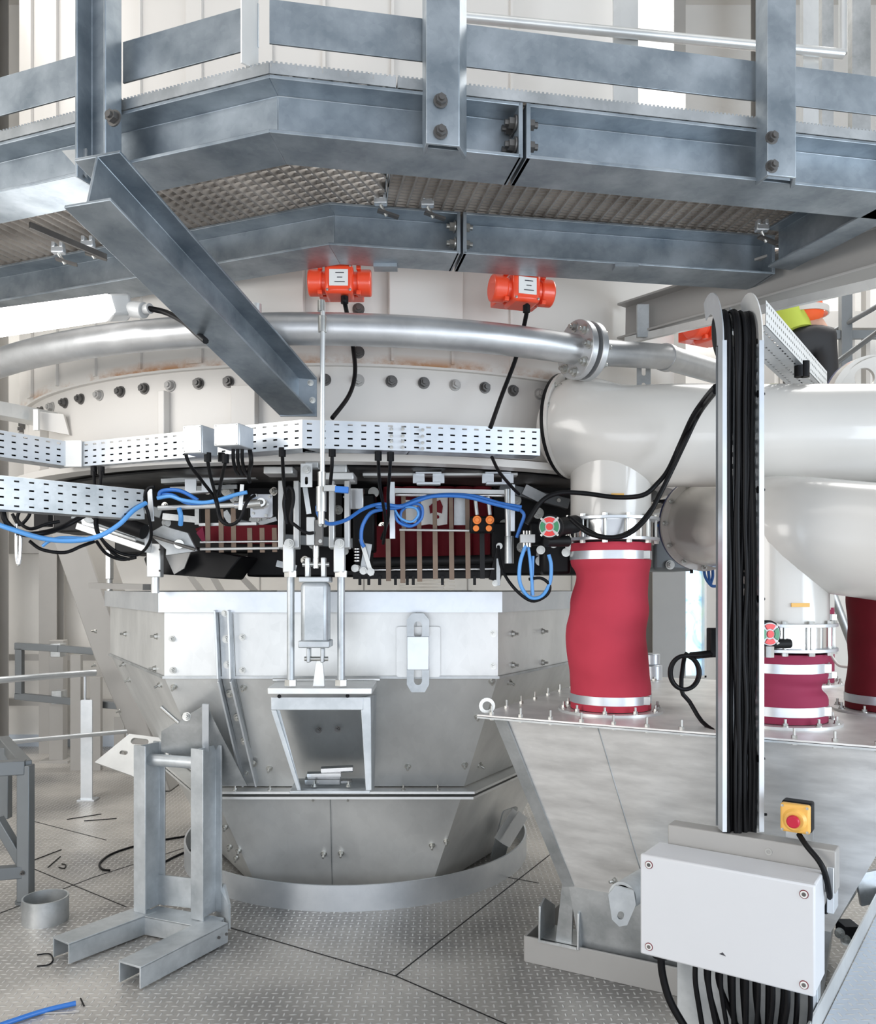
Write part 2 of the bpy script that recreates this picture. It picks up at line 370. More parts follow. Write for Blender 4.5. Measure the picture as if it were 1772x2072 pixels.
def m_pane():
    m, nt, b = newmat('daylit_film'); L = nt.links.new
    tc = N(nt, 'ShaderNodeTexCoord'); no = N(nt, 'ShaderNodeTexNoise'); no.inputs['Scale'].default_value = 3.5; no.inputs['Distortion'].default_value = 2; L(tc.outputs['Object'], no.inputs['Vector'])
    r = N(nt, 'ShaderNodeValToRGB'); e = r.color_ramp.elements; e[0].position = .35; e[0].color = (.20, .42, .75, 1); e[1].position = .7; e[1].color = (.50, .85, .35, 1)
    q = r.color_ramp.elements.new(.52); q.color = (.65, .85, .95, 1); L(no.outputs[0], r.inputs[0])
    L(r.outputs[0], b.inputs['Emission Color']); L(r.outputs[0], b.inputs['Base Color']); b.inputs['Emission Strength'].default_value = .75; b.inputs['Roughness'].default_value = .2
    return m
wn = struct(MB().box(((wx0+wx1)/2, YB+.05, (wz0+wz1)/2), (wx1-wx0, .01, wz1-wz0)).build('window_1', m_pane()))
MB().box((wx0+.01, YB+.0, 1.3), (.02, .1, 1.2)).box((wx1-.01, YB, 1.3), (.02, .1, 1.2)).box((2.565, YB, .71), (.27, .1, .02)).box((2.565, YB, 1.89), (.27, .1, .02)).build('window_frame', M['white_pipe'], wn)
bb = MB(); bb.box((-2.3, YB-.01, .06), (6, .02, .12)); struct(bb.build('baseboard_back', M['diamond_blue']))
# steel columns of the hall against the back wall
def column(x, y, w_, lab, mat='grey_paint', z1=7.5):
    q = MB().sweep(hprof(w_, w_, .014, .01), [(x, y, 0), (x, y, z1)], up=V(0, 1, 0)); o = q.build('steel_column', M[mat], None, (x, y, 0)); tag(o, lab, 'column'); return o
column(-3.77, 8.2, .17, 'tall grey steel column at far left by the cream wall')
column(1.97, 7.3, .28, 'wide warm grey column seen right of the front crimson sleeve')
column(3.05, 7.9, .16, 'grey column far behind the pipes at the right')
column(-4.2, 7.9, .22, 'grey steel column at the left edge above the toe board', 'grey_paint')
# upper hall girts
t = MB().box((-1.2, 8.3, 2.05), (6.5, .18, .22)).build('wall_beam', M['grey_paint'], None, (-1.2, 8.3, 2.05)); tag(t, 'long grey horizontal beam on the far wall at left below the lower cable tray', 'beam')
t = MB().box((4.8, 8.2, 4.2), (6.0, .14, .16)).build('wall_beam', M['grey_paint'], None, (4.8, 8.2, 4.2)); tag(t, 'grey horizontal girt on the far wall at upper right', 'beam')
# slanted support behind hopper at left
t = MB().prism([P(95, 1060, 6.6), P(160, 1060, 6.6), P(345, 1601, 6.6), P(305, 1601, 6.6), P(240, 1445, 6.6), P(190, 1330, 6.6)], (0, .5, 0)).build('sloping_support', M['grey_paint'], None, P(150, 1440, 6.6), bevel=.01); tag(t, 'dark grey sloping support leg behind the left side of the hopper', 'support')
# open stair frames seen between the hopper rim and the vessel
for i, (x0, y0, x1, y1) in enumerate(((468, 1145, 520, 1200), (430, 1165, 450, 1200), (385, 1165, 410, 1200))):
    o = MB().bar(P(x0, y0, 7.2), P(x0+(x1-x0)*(1566-y0)/(y1-y0), 1566, 7.2), .03, .05).build('stair_stringer', M['grey_paint'], None, P(x1, 1566, 7.2)); tag(o, 'slanted grey bar seen through the gap above the hopper rim, %s' % ('the longest one', 'the middle one', 'the leftmost one')[i], 'bar', 'slanted bars behind the rim')
rl = thing('slatted_vent', 'cream slatted vent panel seen under the centre strap rack', 'vent', P(850, 1200, 8.2))
for k in range(7): MB().box(P(862, 1150+k*7, 8.2), (.56, .03, .014)).build('slat', M['white_pipe'], rl)
MB().box(PX(903, 8.18, .9), (.035, .03, 1.8)).build('upright', M['white_pipe'], rl); MB().box(PX(805, 8.18, .9), (.035, .03, 1.8)).build('upright', M['white_pipe'], rl)

# rails, brackets at far left
def frame_rail(nm, lab, segs, r, mat, posts=()):
    t = thing(nm, lab, 'railing', P(*posts[0][1]) if posts else P(*segs[0][0]))
    for s in segs: MB().tube([P(*q) for q in s], r, 10).build('rail', mat, t)
    for a, b, w_ in posts: MB().bar(P(*a), P(*b), w_, w_*.5).build('post', mat, t, bevel=.003)
    return t
t = thing('guard_rail', 'bright galvanised guard rail with flat post at far left', 'railing', P(176, 1620, 6.32))
MB().bar(P(176, 1416, 6.32), P(176, 1620, 6.32), .012, .082, V(1, 0, 0)).bar(P(168, 1416, 6.36), P(168, 1620, 6.36), .06, .012, V(1, 0, 0)).build('post', M['tray'], t)
MB().box(P(176, 1620, 6.32)+V(0, .02, .006), (.13, .10, .012)).build('base_plate', M['tray'], t)
MB().tube(cr([P(-60, 1381, 5.7), P(100, 1368, 6.1), P(193, 1361, 6.35)]), .024, 12).build('top_rail', M['tray'], t)
MB().tube([P(-60, 1509, 5.6), P(255, 1480, 6.5)], .017, 12).build('middle_rail', M['tray'], t)
MB().cyl(P(172, 1365, 6.33), P(172, 1420, 6.33), .010, 10).build('rail_stem', M['tray'], t)
t = thing('swing_gate', 'grey square tube gate clamped to post behind the guard rail', 'gate', PX(118, 7.77, 0))
q = lambda a, b, w=.06, d=7.5: MB().bar(P(a[0], a[1], d), P(b[0], b[1], d), w, w)
MB().bar(P(118, 1295, 7.77), PX(118, 7.77, 0), .13, .10).build('post', M['grey_paint'], t, bevel=.004)
MB().box(PX(118, 7.77, 0.01), (.26, .2, .02)).build('base_plate', M['grey_paint'], t)
for a, b in (((32, 1307), (120, 1312)), ((40, 1312), (40, 1404)), ((32, 1408), (240, 1428)), ((120, 1312), (240, 1322))): q(a, b).build('tube_bar', M['frame_grey'], t, bevel=.003)
for (x, y) in ((118, 1315), (120, 1410)): MB().box(P(x, y, 7.55), (.09, .12, .12)).build('clamp', M['galv'], t, bevel=.004)
for (x, y0, y1, d) in ((155, 1325, 1530, 7.4), (195, 1370, 1528, 7.4), (243, 1450, 1490, 7.4)):
    o = MB().bar(P(x, y0, d), PX(x, d, 0), .09, .05).build('short_post', M['grey_paint'], None, PX(x, d, 0)); tag(o, 'short grey post on the far floor at left %s' % {155: 'just right of the gate post', 195: 'against the hopper edge', 243: 'half hidden behind the hopper'}[x], 'post')
for (y, h) in ((1330, .06), (1420, .07)):
    o = MB().box(P(20, y, 8.3), (3.6, .06, h)).build('wall_rail', M['grey_paint'], None, P(20, y, 8.3)); tag(o, 'grey horizontal rail along the far left wall, %s of two' % ('upper' if y < 1400 else 'lower'), 'rail')

# steel table frame, far left foreground
t = thing('steel_table_frame', 'grey square tube table frame standing at the left edge', 'frame', PX(20, 4.3, 0))
def tb(a, b, w=.064): MB().bar(a, b, w, w).build('frame_bar', M['frame_grey'], t, bevel=.004)
zt = .70
A_ = PX(52, 4.28, 0); Bk = PX(-150, 4.15, 0); Cc = PX(-10, 4.85, 0); Dd = PX(62, 4.75, 0)
up = lambda p, z: V(p.x, p.y, z)
for p in (A_, Bk): MB().bar(up(p, .01), up(p, zt), .064, .064).build('leg', M['frame_grey'], t, bevel=.004)
E_ = PX(12, 4.75, 0); MB().bar(up(E_, .3), up(E_, zt), .05, .05).build('leg', M['frame_grey'], t, bevel=.004)
tb(up(Bk, zt-.01), up(A_, zt-.01), .07); tb(up(A_, zt-.01), up(PX(6, 5.0, 0), zt-.01), .06); tb(up(Bk, .16), up(A_, .16), .06)
tb(up(PX(-6, 4.3, 0), .42), up(A_, .18), .05); tb(PX(-40, 5.0, .69), PX(10, 5.0, .69), .05)
MB().cyl(up(A_, .012), up(A_, 0), .05, 20).build('foot', M['frame_grey'], t)
bolt(t, up(A_, .16)+V(.0, -.033, 0), (0, -1, 0), 'small', M['dark_bolt'])
# cut ring
c = PZ(92, 1862, 0); c.z = 0
o = MB().ring(c+V(0, 0, 0), c+V(0, 0, .115), .105, .097, 48).build('steel_ring', M['galv'], None, c); tag(o, 'short cut-off steel pipe ring standing on the floor', 'ring')
# fork shaped stand
t = thing('fork_stand', 'galvanised stand with two channel uprights on a forked base', 'stand', PX(400, 3.9, 0))
def ch(a, b, h, wd, name, side_up=Z, flip=1, mat='stand_grey', th=.008):
    MB().sweep([(x*flip, y) for x, y in uprof(h, wd, th)], [a, b], up=side_up).build(name, M[mat], t, bevel=.0015)
zc = .095
def arm(pr, pf, name):     # inverted channel: top plate + two skirts
    d = (pf-pr).normalized(); sd = d.cross(Z).normalized(); q = MB()
    q.bar(pr+V(0, 0, zc-.004), pf+V(0, 0, zc-.004), .125, .008)
    q.bar(pr+sd*.0585+V(0, 0, .05), pf+sd*.0585+V(0, 0, .05), .008, .085); q.bar(pr-sd*.0585+V(0, 0, .05), pf-sd*.0585+V(0, 0, .05), .008, .085)
    q.build(name, M['stand_grey'], t, bevel=.0012)
G = lambda x, y, z=zc: (lambda p: V(p.x, p.y, 0))(PZ(x, y, z))
arm(G(300, 1838), G(123, 1902), 'base_arm'); arm(G(440, 1862), G(262, 1950), 'base_arm')
_z = zc; zc = zc-.003; arm(G(300, 1841), G(436, 1866), 'cross_member'); zc = _z
for (x, y) in ((303, 1838), (418, 1852)):
    p = G(x, y); h0 = .775
    ad_ = (G(262, 1950)-G(440, 1862)).normalized(); MB().sweep(hprof(.125, .075, .008, .008), [p+V(0, 0, zc), p+V(0, 0, zc+h0)], up=ad_).build('upright', M['stand_grey'], t, bevel=.0015)
pa, pb = G(303, 1838), G(418, 1852)
MB().cyl(pa+V(0, 0, zc+.70), pb+V(-.04, 0, zc+.70), .028, 20).build('cross_tube', M['stand_grey'], t)
MB().bar(pa+V(.0, .05, .17), pb+V(0, .05, .17), .008, .14).build('back_plate', M['stand_grey'], t)
MB().prism([G(437, 1838)+V(0, 0, .06), G(437, 1838)+V(0, 0, .22), G(452, 1845)+V(0, 0, .22), G(462, 1860)+V(0, 0, .16), G(462, 1860)+V(0, 0, .05)], (.008, .01, 0)).build('end_gusset', M['stand_grey'], t)
for p in ((443, 1897), (458, 1890)): bolt(t, P(p[0], p[1], 3.72), (.5, -1, 0), 'small', M['dark_bolt'], s=.6)

# loose bits on floor
fl = lambda pts, z=.006: [PZ(x, y, z) for x, y in pts]
cable('cable_loop', 'black cable looping out on the floor behind the forked stand', fl([(375, 1692), (300, 1705), (232, 1725), (203, 1745), (206, 1758), (222, 1761)]), .006, M['black'])
cable('cable_piece', 'black cable lying on floor between stand uprights', fl([(318, 1752), (350, 1735), (380, 1722), (430, 1705)]), .006, M['black'])
cable('hose_piece', 'blue hose end lying on the floor at bottom left corner', fl([(-30, 2085), (28, 2065), (90, 2045), (153, 2030)], .012), .010, M['blue'], 'hose')
for i, (pts, lb) in enumerate((([(75, 1932), (100, 1930), (107, 1942), (98, 1952), (75, 1955)], 'black hook shaped cable scrap in front of the steel ring'), ([(69, 1740), (124, 1719)], 'thin black stick on the floor right of the table frame leg'), ([(97, 1755), (122, 1733)], 'short thin black scrap on the floor, steeply slanted'), ([(119, 1755), (130, 1757), (133, 1750), (125, 1748)], 'small curled black scrap on the floor'), ([(135, 1658), (205, 1647)], 'thin dark wire strip on the floor below the guard rail post'), ([(170, 1661), (236, 1656)], 'second thin dark wire strip on the floor, right of the first'), ([(163, 2020), (170, 2035)], 'tiny dark scrap near the blue hose end'))):
    cable('cable_scrap', lb, fl(pts, .004), .003, M['black'], 'scrap')
cable('grey_wire', 'thin grey wire lying beside the blue hose at bottom left', fl([(20, 2064), (70, 2052), (130, 2049), (160, 2047)], .004), .003, M['grey_paint'], 'wire')

# ================================================================ central hexagonal hopper
HX, HYY = -.49, 5.18; HC = V(HX, HYY, 0)
def hexv(R, z, rot=0, n=6): return [HC+V(R*math.cos(math.radians(-120+60*i+rot)), R*math.sin(math.radians(-120+60*i+rot)), z) for i in range(n)]
t = thing('hexagonal_hopper', 'large hexagonal galvanised hopper tapering down into the floor opening', 'hopper', HC)
q = MB()
T = [(1.53, 1.575), (1.53, 1.19), (1.235, .63)]
lv = [hexv(R, z) for R, z in T]
def skin(a, b, qq): 
    for i in range(6): qq.add([a[i], a[(i+1) % 6], b[(i+1) % 6], b[i]], [[0, 1, 2, 3]])
skin(lv[0], lv[1], q); o = q.build('upper_band', M['galv_light'], t)
q = MB(); skin(lv[1], lv[2], q); q.build('sloping_band', M['galv_light'], t)
q = MB(); lw = [hexv(1.225, .60), hexv(.90, .02)]; skin(lw[0], lw[1], q); q.build('lower_cone', M['galv_light'], t)
def ring6(R0, R1, z0, z1):
    q = MB(); a, b, c, d = hexv(R0, z0), hexv(R1, z0), hexv(R1, z1), hexv(R0, z1)
    for x, y in ((a, b), (b, c), (c, d), (d, a)): skin(x, y, q)
    return q
ring6(1.50, 1.56, 1.575, 1.583).build('rim_top', M['galv'], t)
ring6(1.548, 1.565, 1.49, 1.583).build('rim_flange', M['tray'], t, bevel=.002)
ring6(1.22, 1.33, .612, .624).build('bottom_flange', M['galv_light'], t, bevel=.002)
ring6(1.22, 1.32, .585, .597).build('bottom_flange', M['galv_light'], t, bevel=.002)
ring6(1.535, 1.542, 1.185, 1.197).build('seam_strip', M['galv'], t)
# local coordinates on the front faces
def face_pt(k, s, z, tiers=T+[(1.225, .60), (.90, .02)]):
    """k: face index (0 = front), s in 0..1 along it, z height"""
    tt = T if z >= .63 else [(1.225, .60), (.90, .02)]
    for (ra, za), (rb, zb) in zip(tt, tt[1:]):
        if za >= z >= zb-1e-6: R = ra+(rb-ra)*(za-z)/(za-zb); dr = (rb-ra)/(za-zb); break
    else: R = tt[-1][0]; dr = 0
    a, b = hexv(R, z)[k], hexv(R, z)[(k+1) % 6]; ang = math.radians(-90+60*k)
    n = V(math.cos(ang), math.sin(ang), 0)-Z*(-dr)*-1*.0
    n = V(math.cos(ang), math.sin(ang), dr*.866)
    return a.lerp(b, s), n.normalized()
def on_face(px, py, k):
    """world point on face k seen at pixel"""
    best = None
    for i in range(400):
        z = 1.57-i*.0039
        tt = face_pt(k, 0, z)[0]; t2 = face_pt(k, 1, z)[0]
        # solve s so that px matches
        r = (px-CX)/F; den = (t2.x-tt.x)-r*(t2.y-tt.y)
        s = (r*tt.y-tt.x)/den; p = tt.lerp(t2, s); y = HY+(CH-z)*F/p.y
        if best is None or abs(y-py) < best[0]: best = (abs(y-py), p, face_pt(k, .5, z)[1])
    return best[1], best[2]
for k, pts in ((0, [(348, 1292), (350, 1356), (352, 1389), (490, 1290), (490, 1357), (493, 1392), (998, 1283), (998, 1347), (995, 1378), (545, 1555), (500, 1560), (825, 1550), (940, 1548), (966, 1450), (375, 1448), (655, 1727), (690, 1726), (874, 1710), (903, 1702), (456, 1672), (465, 1712), (483, 1720), (478, 1735), (505, 1783), (635, 1612), (705, 1612)]),
               (1, [(1037, 1282), (1037, 1346), (1097, 1277), (1097, 1341), (1030, 1380), (970, 1548)]),
               (5, [(195, 1277), (255, 1283), (318, 1288), (193, 1345), (252, 1343), (315, 1352), (262, 1375), (325, 1385), (243, 1438)])):
    for x, y in pts:
        p, n = on_face(x, y, k); bolt(t, p, n, 'small', s=1.35)
for s_ in (.12, .25, .38, .62, .75, .88):
    p = hexv(1.29, .624)[0].lerp(hexv(1.29, .624)[1], s_); bolt(t, p, Z, 'small')
# bolted splice angle running down the front, bent at the knee
for (dx, nm) in ((0, 'splice_bar'), (.062, 'splice_bar')):
    pts = [on_face(447+dx*420, y, 0)[0] for y in (1246, 1370)]
    a0 = on_face(441+dx*430, 1243, 0)[0]; a1 = on_face(447+dx*400, 1372, 0)[0]; a2 = on_face(500+dx*420-4, 1583, 0)[0]
    MB().bar(a0+V(0, -.03, .02), a1+V(0, -.03, 0), .010, .06, V(0, 1, 0)).bar(a1+V(0, -.03, 0), a2+V(0, -.03, 0), .010, .06, V(0, 1, 0)).build(nm, M['tray'], t, bevel=.002)
a0 = on_face(458, 1243, 0)[0]; a1 = on_face(464, 1372, 0)[0]; a2 = on_face(510, 1583, 0)[0]
MB().bar(a0+V(0, -.008, 0), a1+V(0, -.008, 0), .06, .008, V(0, 1, 0)).bar(a1+V(0, -.008, 0), a2+V(0, -.008, 0), .06, .008, V(0, 1, 0)).build('splice_plate', M['galv'], t)
for x, y in ((457, 1240), (459, 1293), (462, 1345), (467, 1400), (482, 1447), (496, 1495), (513, 1542)):
    p, n = on_face(x, y, 0); bolt(t, p+n*.014, n, 'hex', s=.95)
# weld seams
for (x0, y0, x1, y1) in ((842, 1215, 842, 1366), (668, 1603, 672, 1800)):
    MB().bar(on_face(x0, y0, 0)[0]+V(0, -.001, 0), on_face(x1, y1, 0)[0]+V(0, -.001, 0), .004, .006, V(0, 1, 0)).build('weld_seam', M['galv'], t)
# guide lug bracket with two slots
def fr(x, y, d): return P(x, y, d)
c = P(846, 1320, 3.80); u = V(1, 0, 0); v = Z
q = MB().plate(rrect(-.10, -.115, .10, .115, .012), [], .006, c+V(0, .035, 0), u, v); q.build('lug_backing_plate', M['galv_light'], t, bevel=.001)
q = MB().plate([(-.05, .15), (-.025, .178), (.025, .178), (.05, .15), (.05, -.14), (.03, -.175), (-.03, -.175), (-.05, -.14)], [slot(0, .105, .036, .075), slot(0, -.105, .036, .075)], .012, c+V(.0, -.04, 0), u, v); q.build('slotted_lug', M['stand_grey'], t, bevel=.001)
MB().box(c+V(-.045, -.003, 0), (.008, .07, .15)).box(c+V(.045, -.003, 0), (.008, .07, .15)).box(c+V(0, -.048, 0), (.098, .006, .15)).build('lug_clamp', M['tray'], t, bevel=.002)
# gusset and sight plate at the lower left corner
a, b, c_ = on_face(415, 1430, 0)[0], on_face(330, 1505, 5)[0], on_face(490, 1590, 0)[0]
MB().prism([P(416, 1425, 3.82), P(326, 1480, 3.92), P(326, 1520, 3.95), P(384, 1540, 3.95), P(440, 1590, 3.98), P(500, 1590, 4.0)], (0, .01, 0)).build('corner_gusset', M['galv'], t)
MB().bar(P(416, 1425, 3.81), P(416, 1520, 3.86), .01, .03, V(1, 0, 0)).build('gusset_rib', M['tray'], t)
MB().cyl(P(326, 1430, 3.80), P(362, 1462, 3.80), .010, 12).build('adjusting_screw', M['zinc'], t)
bolt(t, P(378, 1450, 3.80), (0, -1, .2), 'hex')
MB().plate([(-.20, -.10), (-.06, .10), (.22, .10), (.22, -.22), (.05, -.15)], [slot(.02, .06, .11, .04), slot(-.05, -.02, .05, .025)], .02, P(270, 1520, 4.95), V(1, -.12, -.1), V(.1, .55, .8)).build('base_wing_plate', M['galv_light'], t)
# slotted mounting plate with box section on the right flank
c = P(1018, 1685, 4.75); u = V(.62, .70, .0).normalized(); v = V(.30, -.1, .95).normalized()
MB().plate(rrect(-.06, -.17, .08, .15, .02), [slot(0, .09, .018, .05), slot(0, 0, .018, .05)], .008, c, u, v).build('mounting_plate', M['galv'], t)
MB().sweep([(-.035, -.035), (.035, -.035), (.035, .035), (.028, .035), (.028, -.028), (-.028, -.028), (-.028, .035), (-.035, .035)], [P(1015, 1705, 4.55), P(1052, 1645, 4.6)]).build('channel_stub', M['galv_light'], t)
o = MB().ring(V(HX, HYY, .0), V(HX, HYY, .13), 1.03, 1.02, 96).build('floor_collar', M['tray'], None, HC); tag(o, 'low round galvanised collar ring around the hopper base on floor', 'collar')
# ================================================================ round vessel above
VR = 1.85
t = thing('round_vessel', 'huge cream painted round vessel above the hopper, with a row of bolts', 'vessel', V(HX, HYY, 0))
VC = V(HX, HYY, 0)
MB().lathe(VC, [(.9, 2.14), (VR-.02, 2.14), (VR, 2.14), (VR, 2.49)], 128).build('lower_shell', M['vessel'], t)
MB().lathe(VC, [(VR, 2.478), (VR+.022, 2.478), (VR+.022, 6.5)], 128).build('upper_shell', M['vessel'], t)
MB().lathe(VC, [(VR, 2.09), (VR+.09, 2.09), (VR+.09, 2.12), (VR, 2.12), (VR, 2.09)], 128).build('bottom_flange', M['vessel'], t)
MB().lathe(VC, [(VR-.55, 2.095), (VR-.16, 2.095), (VR-.06, 2.12)], 128).build('inner_skirt', M['dark_bolt'], t)  # dark colour stands in for the shade inside the flange
MB().lathe(VC, [(.02, 2.10), (VR-.10, 2.10)], 96).build('underside', M['black_soft'], t)  # shade below the vessel is put into this black colour
def vpt(deg, R, z): a = math.radians(deg); return VC+V(R*math.cos(a), R*math.sin(a), z), V(math.cos(a), math.sin(a), 0)
for i in range(-20, 14):
    p, n = vpt(-84.6+i*4.06, VR, 2.425); bolt(t, p, n, 'big', M['grey_paint'] if i % 3 == 0 else M['dark_bolt'])
for z in (2.50+.03, 2.70, 2.80):
    p, n = vpt(-84.6, VR+.022, z); bolt(t, p, n, 'big', M['dark_bolt'])
for deg in (-80.5, -73, -88.7, -96, -105, -113, -121, -130, -140, -65):
    p, n = vpt(deg, VR+.022, 3.6); a = math.radians(deg+90); R_ = Matrix.Rotation(a, 3, 'Z')
    MB().box(p+V(0, 0, 0)+n*.006, (.012 if deg not in (-96, -105, -140) else .07, .012, 2.2), R_).build('vertical_rib', M['vessel'], t)
for deg, w_ in ((-98.5, .1), (-109.5, .03), (-135, .02)):
    p, n = vpt(deg, VR, 2.27); R_ = Matrix.Rotation(math.radians(deg+90), 3, 'Z')
    MB().box(p+n*.02, (w_, .04, .26), R_).build('stiffener', M['vessel'], t, bevel=.003)
# motor mounting pads
for deg in (-95.5, -76.5):
    p, n = vpt(deg, VR+.03, 2.78); R_ = Matrix.Rotation(math.radians(deg+90), 3, 'Z'); MB().box(p+n*.01, (.30, .03, .28), R_).build('motor_pad', M['vessel'], t, bevel=.004)
# ring pipe
t = thing('ring_pipe', 'galvanised pipe curving around the cream vessel to a bolted flange', 'pipe', PX(650, 3.03, 2.53))
def rp(deg, R=2.15, z=2.535): a = math.radians(deg); return V(HX+R*math.cos(a), HYY+R*math.sin(a), z)
MB().tube([rp(a) for a in range(-152, -60, 3)]+[rp(-60.5)], .058, 24).build('pipe', M['galv_pipe'], t)
pe = rp(-61.5); tg = (rp(-60)-rp(-63)).normalized()
for k, dd in enumerate((0, .05)):
    MB().cyl(pe+tg*dd, pe+tg*(dd+.028), .115, 40).build('flange', M['galv_pipe'], t, bevel=.003)
for k in range(8):
    a = 2*math.pi*k/8; s_ = tg.cross(Z).normalized(); q = pe+(s_*math.cos(a)+Z*math.sin(a))*.088
    bolt(t, q+tg*.079, tg, 'hex'); bolt(t, q, -tg, 'hex')
MB().tube([pe+tg*.07, P(1345, 722, 3.55), P(1480, 762, 3.95)], .052, 24).build('pipe', M['galv_pipe'], t)
MB().ring(P(1343, 722, 3.55), P(1352, 725, 3.575), .058, .05).build('weld_sleeve', M['galv_pipe'], t)
MB().cyl(rp(-94.5)+V(0, 0, .05), rp(-94.5)+V(0, 0, .09), .022, 16).build('nipple', M['galv_light'], t)
# support strap behind pipe
o = MB().plate(rrect(-.03, -.14, .03, .14), [slot(0, .09, .018, .04), slot(0, .03, .018, .04), slot(0, -.04, .018, .04), slot(0, -.1, .018, .04)], .004, P(1302, 765, 3.66), V(1, 0, 0), Z).build('slotted_strap', M['galv'], None, P(1302, 800, 3.66)); tag(o, 'slotted galvanised strap hanging behind the pipe just right of the flange', 'strap')
# vertical thin lance with fittings and ball valve
t = thing('feed_line', 'slim vertical steel line with fittings and blue handled valve, centre', 'pipe', P(650, 1035, 2.93))
for (x0, y0, x1, y1, r, nm) in ((653, 610, 652, 1015, .0085, 'tube'), (652, 640, 652, 672, .015, 'fitting'), (650, 608, 650, 630, .013, 'fitting'), (651, 955, 651, 985, .014, 'fitting'), (650, 985, 650, 1035, .018, 'valve_body'), (650, 1035, 650, 1060, .012, 'fitting')):
    MB().cyl(P(x0, y0, 2.93), P(x1, y1, 2.93), r, 14).build(nm, M['galv_light'] if nm == 'tube' else M['zinc'], t)
MB().bar(P(655, 988, 2.90), P(680, 988, 2.90), .012, .02).build('valve_stem', M['zinc'], t)
MB().bar(P(678, 990, 2.90), P(705, 992, 2.90), .022, .022).build('valve_handle', M['blue'], t, bevel=.002)

# vibrator motors
def motor(cx, cy, d, yaw, lab, s=1.0):
    c = P(cx, cy, d); t = thing('vibrator_motor', lab, 'motor', c+V(0, 0, -.05*s), 'vibration motors on the vessel')
    R_ = Matrix.Rotation(yaw, 3, 'Z'); ux = R_ @ V(1, 0, 0); uy = R_ @ V(0, 1, 0)
    L_ = .22*s; r = .047*s
    MB().box(c, (.10*s, .11*s, .105*s), R_).build('housing', M['orange'], t, bevel=.012*s)
    for sg in (-1, 1):
        MB().cyl(c+ux*sg*.045*s, c+ux*sg*.075*s, r*.85, 24).build('neck', M['orange'], t)
        MB().cyl(c+ux*sg*.062*s, c+ux*sg*.112*s, r, 28).build('end_cover', M['orange'], t, bevel=.006*s)
        for zz in (-1, 1):
            MB().box(c+ux*sg*.068*s+Z*zz*.044*s-uy*.03*s, (.016*s, .02*s, .016*s), R_).build('mounting_ear', M['orange'], t, bevel=.003)
            bolt(t, c+ux*sg*.040*s+Z*zz*.042*s-uy*.055*s, -uy, 'small', M['zinc'], 'screw', .4)
    MB().box(c+uy*.07*s, (.16*s, .06*s, .07*s), R_).build('foot', M['orange'], t, bevel=.004)
    pl = MB().box(c-uy*.0565*s, (.066*s, .003, .058*s), R_).build('name_plate', M['label'], t, bevel=.001)
    for k in range(3): MB().box(c-uy*.0590*s+Z*(.016-.016*k)*s+ux*.004*s, ((.03, .018, .036)[k]*s, .001, .003*s), R_).build('printed_line', M['ink'], pl)
    return t
motor(688, 573, 3.12, 0.02, 'orange-red vibration motor with white plate, left of the two on the vessel', 1.04)
motor(1055, 589, 3.22, 0.28, 'orange-red vibration motor with white plate, near the bolted pipe flange', 1.1)
motor(1440, 668, 4.6, .5, 'orange-red motor partly hidden behind the vertical cable ladder top', 1.4)
cable('motor_cable', 'black cable from the left vibration motor down behind the ring pipe', [(697, 600, 3.1), (698, 615, 3.1), (705, 650, 3.2), (714, 700, 3.25), (718, 755, 3.2), (706, 800, 3.15), (672, 846, 3.05)], .0085, M['black'])
cable('motor_cable', 'black cable from the right vibration motor down to the cable tray', [(1066, 617, 3.15), (1064, 640, 3.2), (1045, 720, 3.3), (1015, 800, 3.25), (992, 865, 3.12)], .0085, M['black'])
for x, y, d, lb in ((697, 606, 3.1, 'left'), (1065, 624, 3.16, 'right')):
    o = MB().cyl(P(x, y-6, d), P(x, y+8, d), .014, 12).build('cable_gland', M['black'], None, P(x, y+8, d)); tag(o, 'black cable gland under the %s vibration motor' % lb, 'gland')

# ================================================================ gallery overhead
H1 = 1.17; ZB = CH+H1; ZT = ZB+.15
V0 = V(-.433, 2.157, 0); dl = V(-1, .381, 0).normalized(); dr = V(1, .19, 0).normalized()
W0 = V(-.372, 2.862, 0); el = V(-1, .40, 0).normalized(); er = V(1, .165, 0).normalized()
def perp_in(d):   # inward (away from camera)
    n = V(-d.y, d.x, 0); return n if n.y > 0 else -n
def off(p, d, s, z): return p+d*s+V(0, 0, z)
bw = .16
prof = [(a, b+.075) for a, b in hprof(.15, bw, .010, .008)]
def mitre_pt(V_, da, db, inw):   # offset vertex inward
    na, nb = perp_in(da), perp_in(db); b = (na+nb).normalized(); return V_+b*(inw/b.dot(na))
OV = mitre_pt(V0, dl, dr, bw/2); IV = mitre_pt(W0, el, er, .085)
def gbeam(name, lab, a, b, tang0, tang1, pr, mat='galv_blue', plates=()):
    t = thing(name, lab, 'beam', (a+b)/2+V(0, 0, ZB))
    MB().sweep(pr, [a+V(0, 0, ZB), b+V(0, 0, ZB)], tang0, tang1).build('profile', M[mat], t, bevel=.0018)
    d = (b-a).normalized(); s_ = d.cross(Z)
    for (p, dd) in plates:
        wd = max(x for x, y in pr)-min(x for x, y in pr); hh = max(y for x, y in pr)
        MB().bar(p+V(0, 0, ZB+hh/2)-s_*wd/2, p+V(0, 0, ZB+hh/2)+s_*wd/2, .012, hh).build('end_plate', M[mat], t, bevel=.001)
    return t
sR = (V(.235, 0, 0)-OV).dot(dr)   # splice position on right run
spl = OV+dr*.655
t1 = gbeam('gallery_beam', 'near gallery beam running left from the bend, behind the left post', OV+dl*2.2, OV, None, dr, prof)
t2 = gbeam('gallery_beam', 'short near gallery beam between the bend and the bolted splice', OV, spl-dr*.006, -dl, None, prof, plates=((spl-dr*.008, dr),))
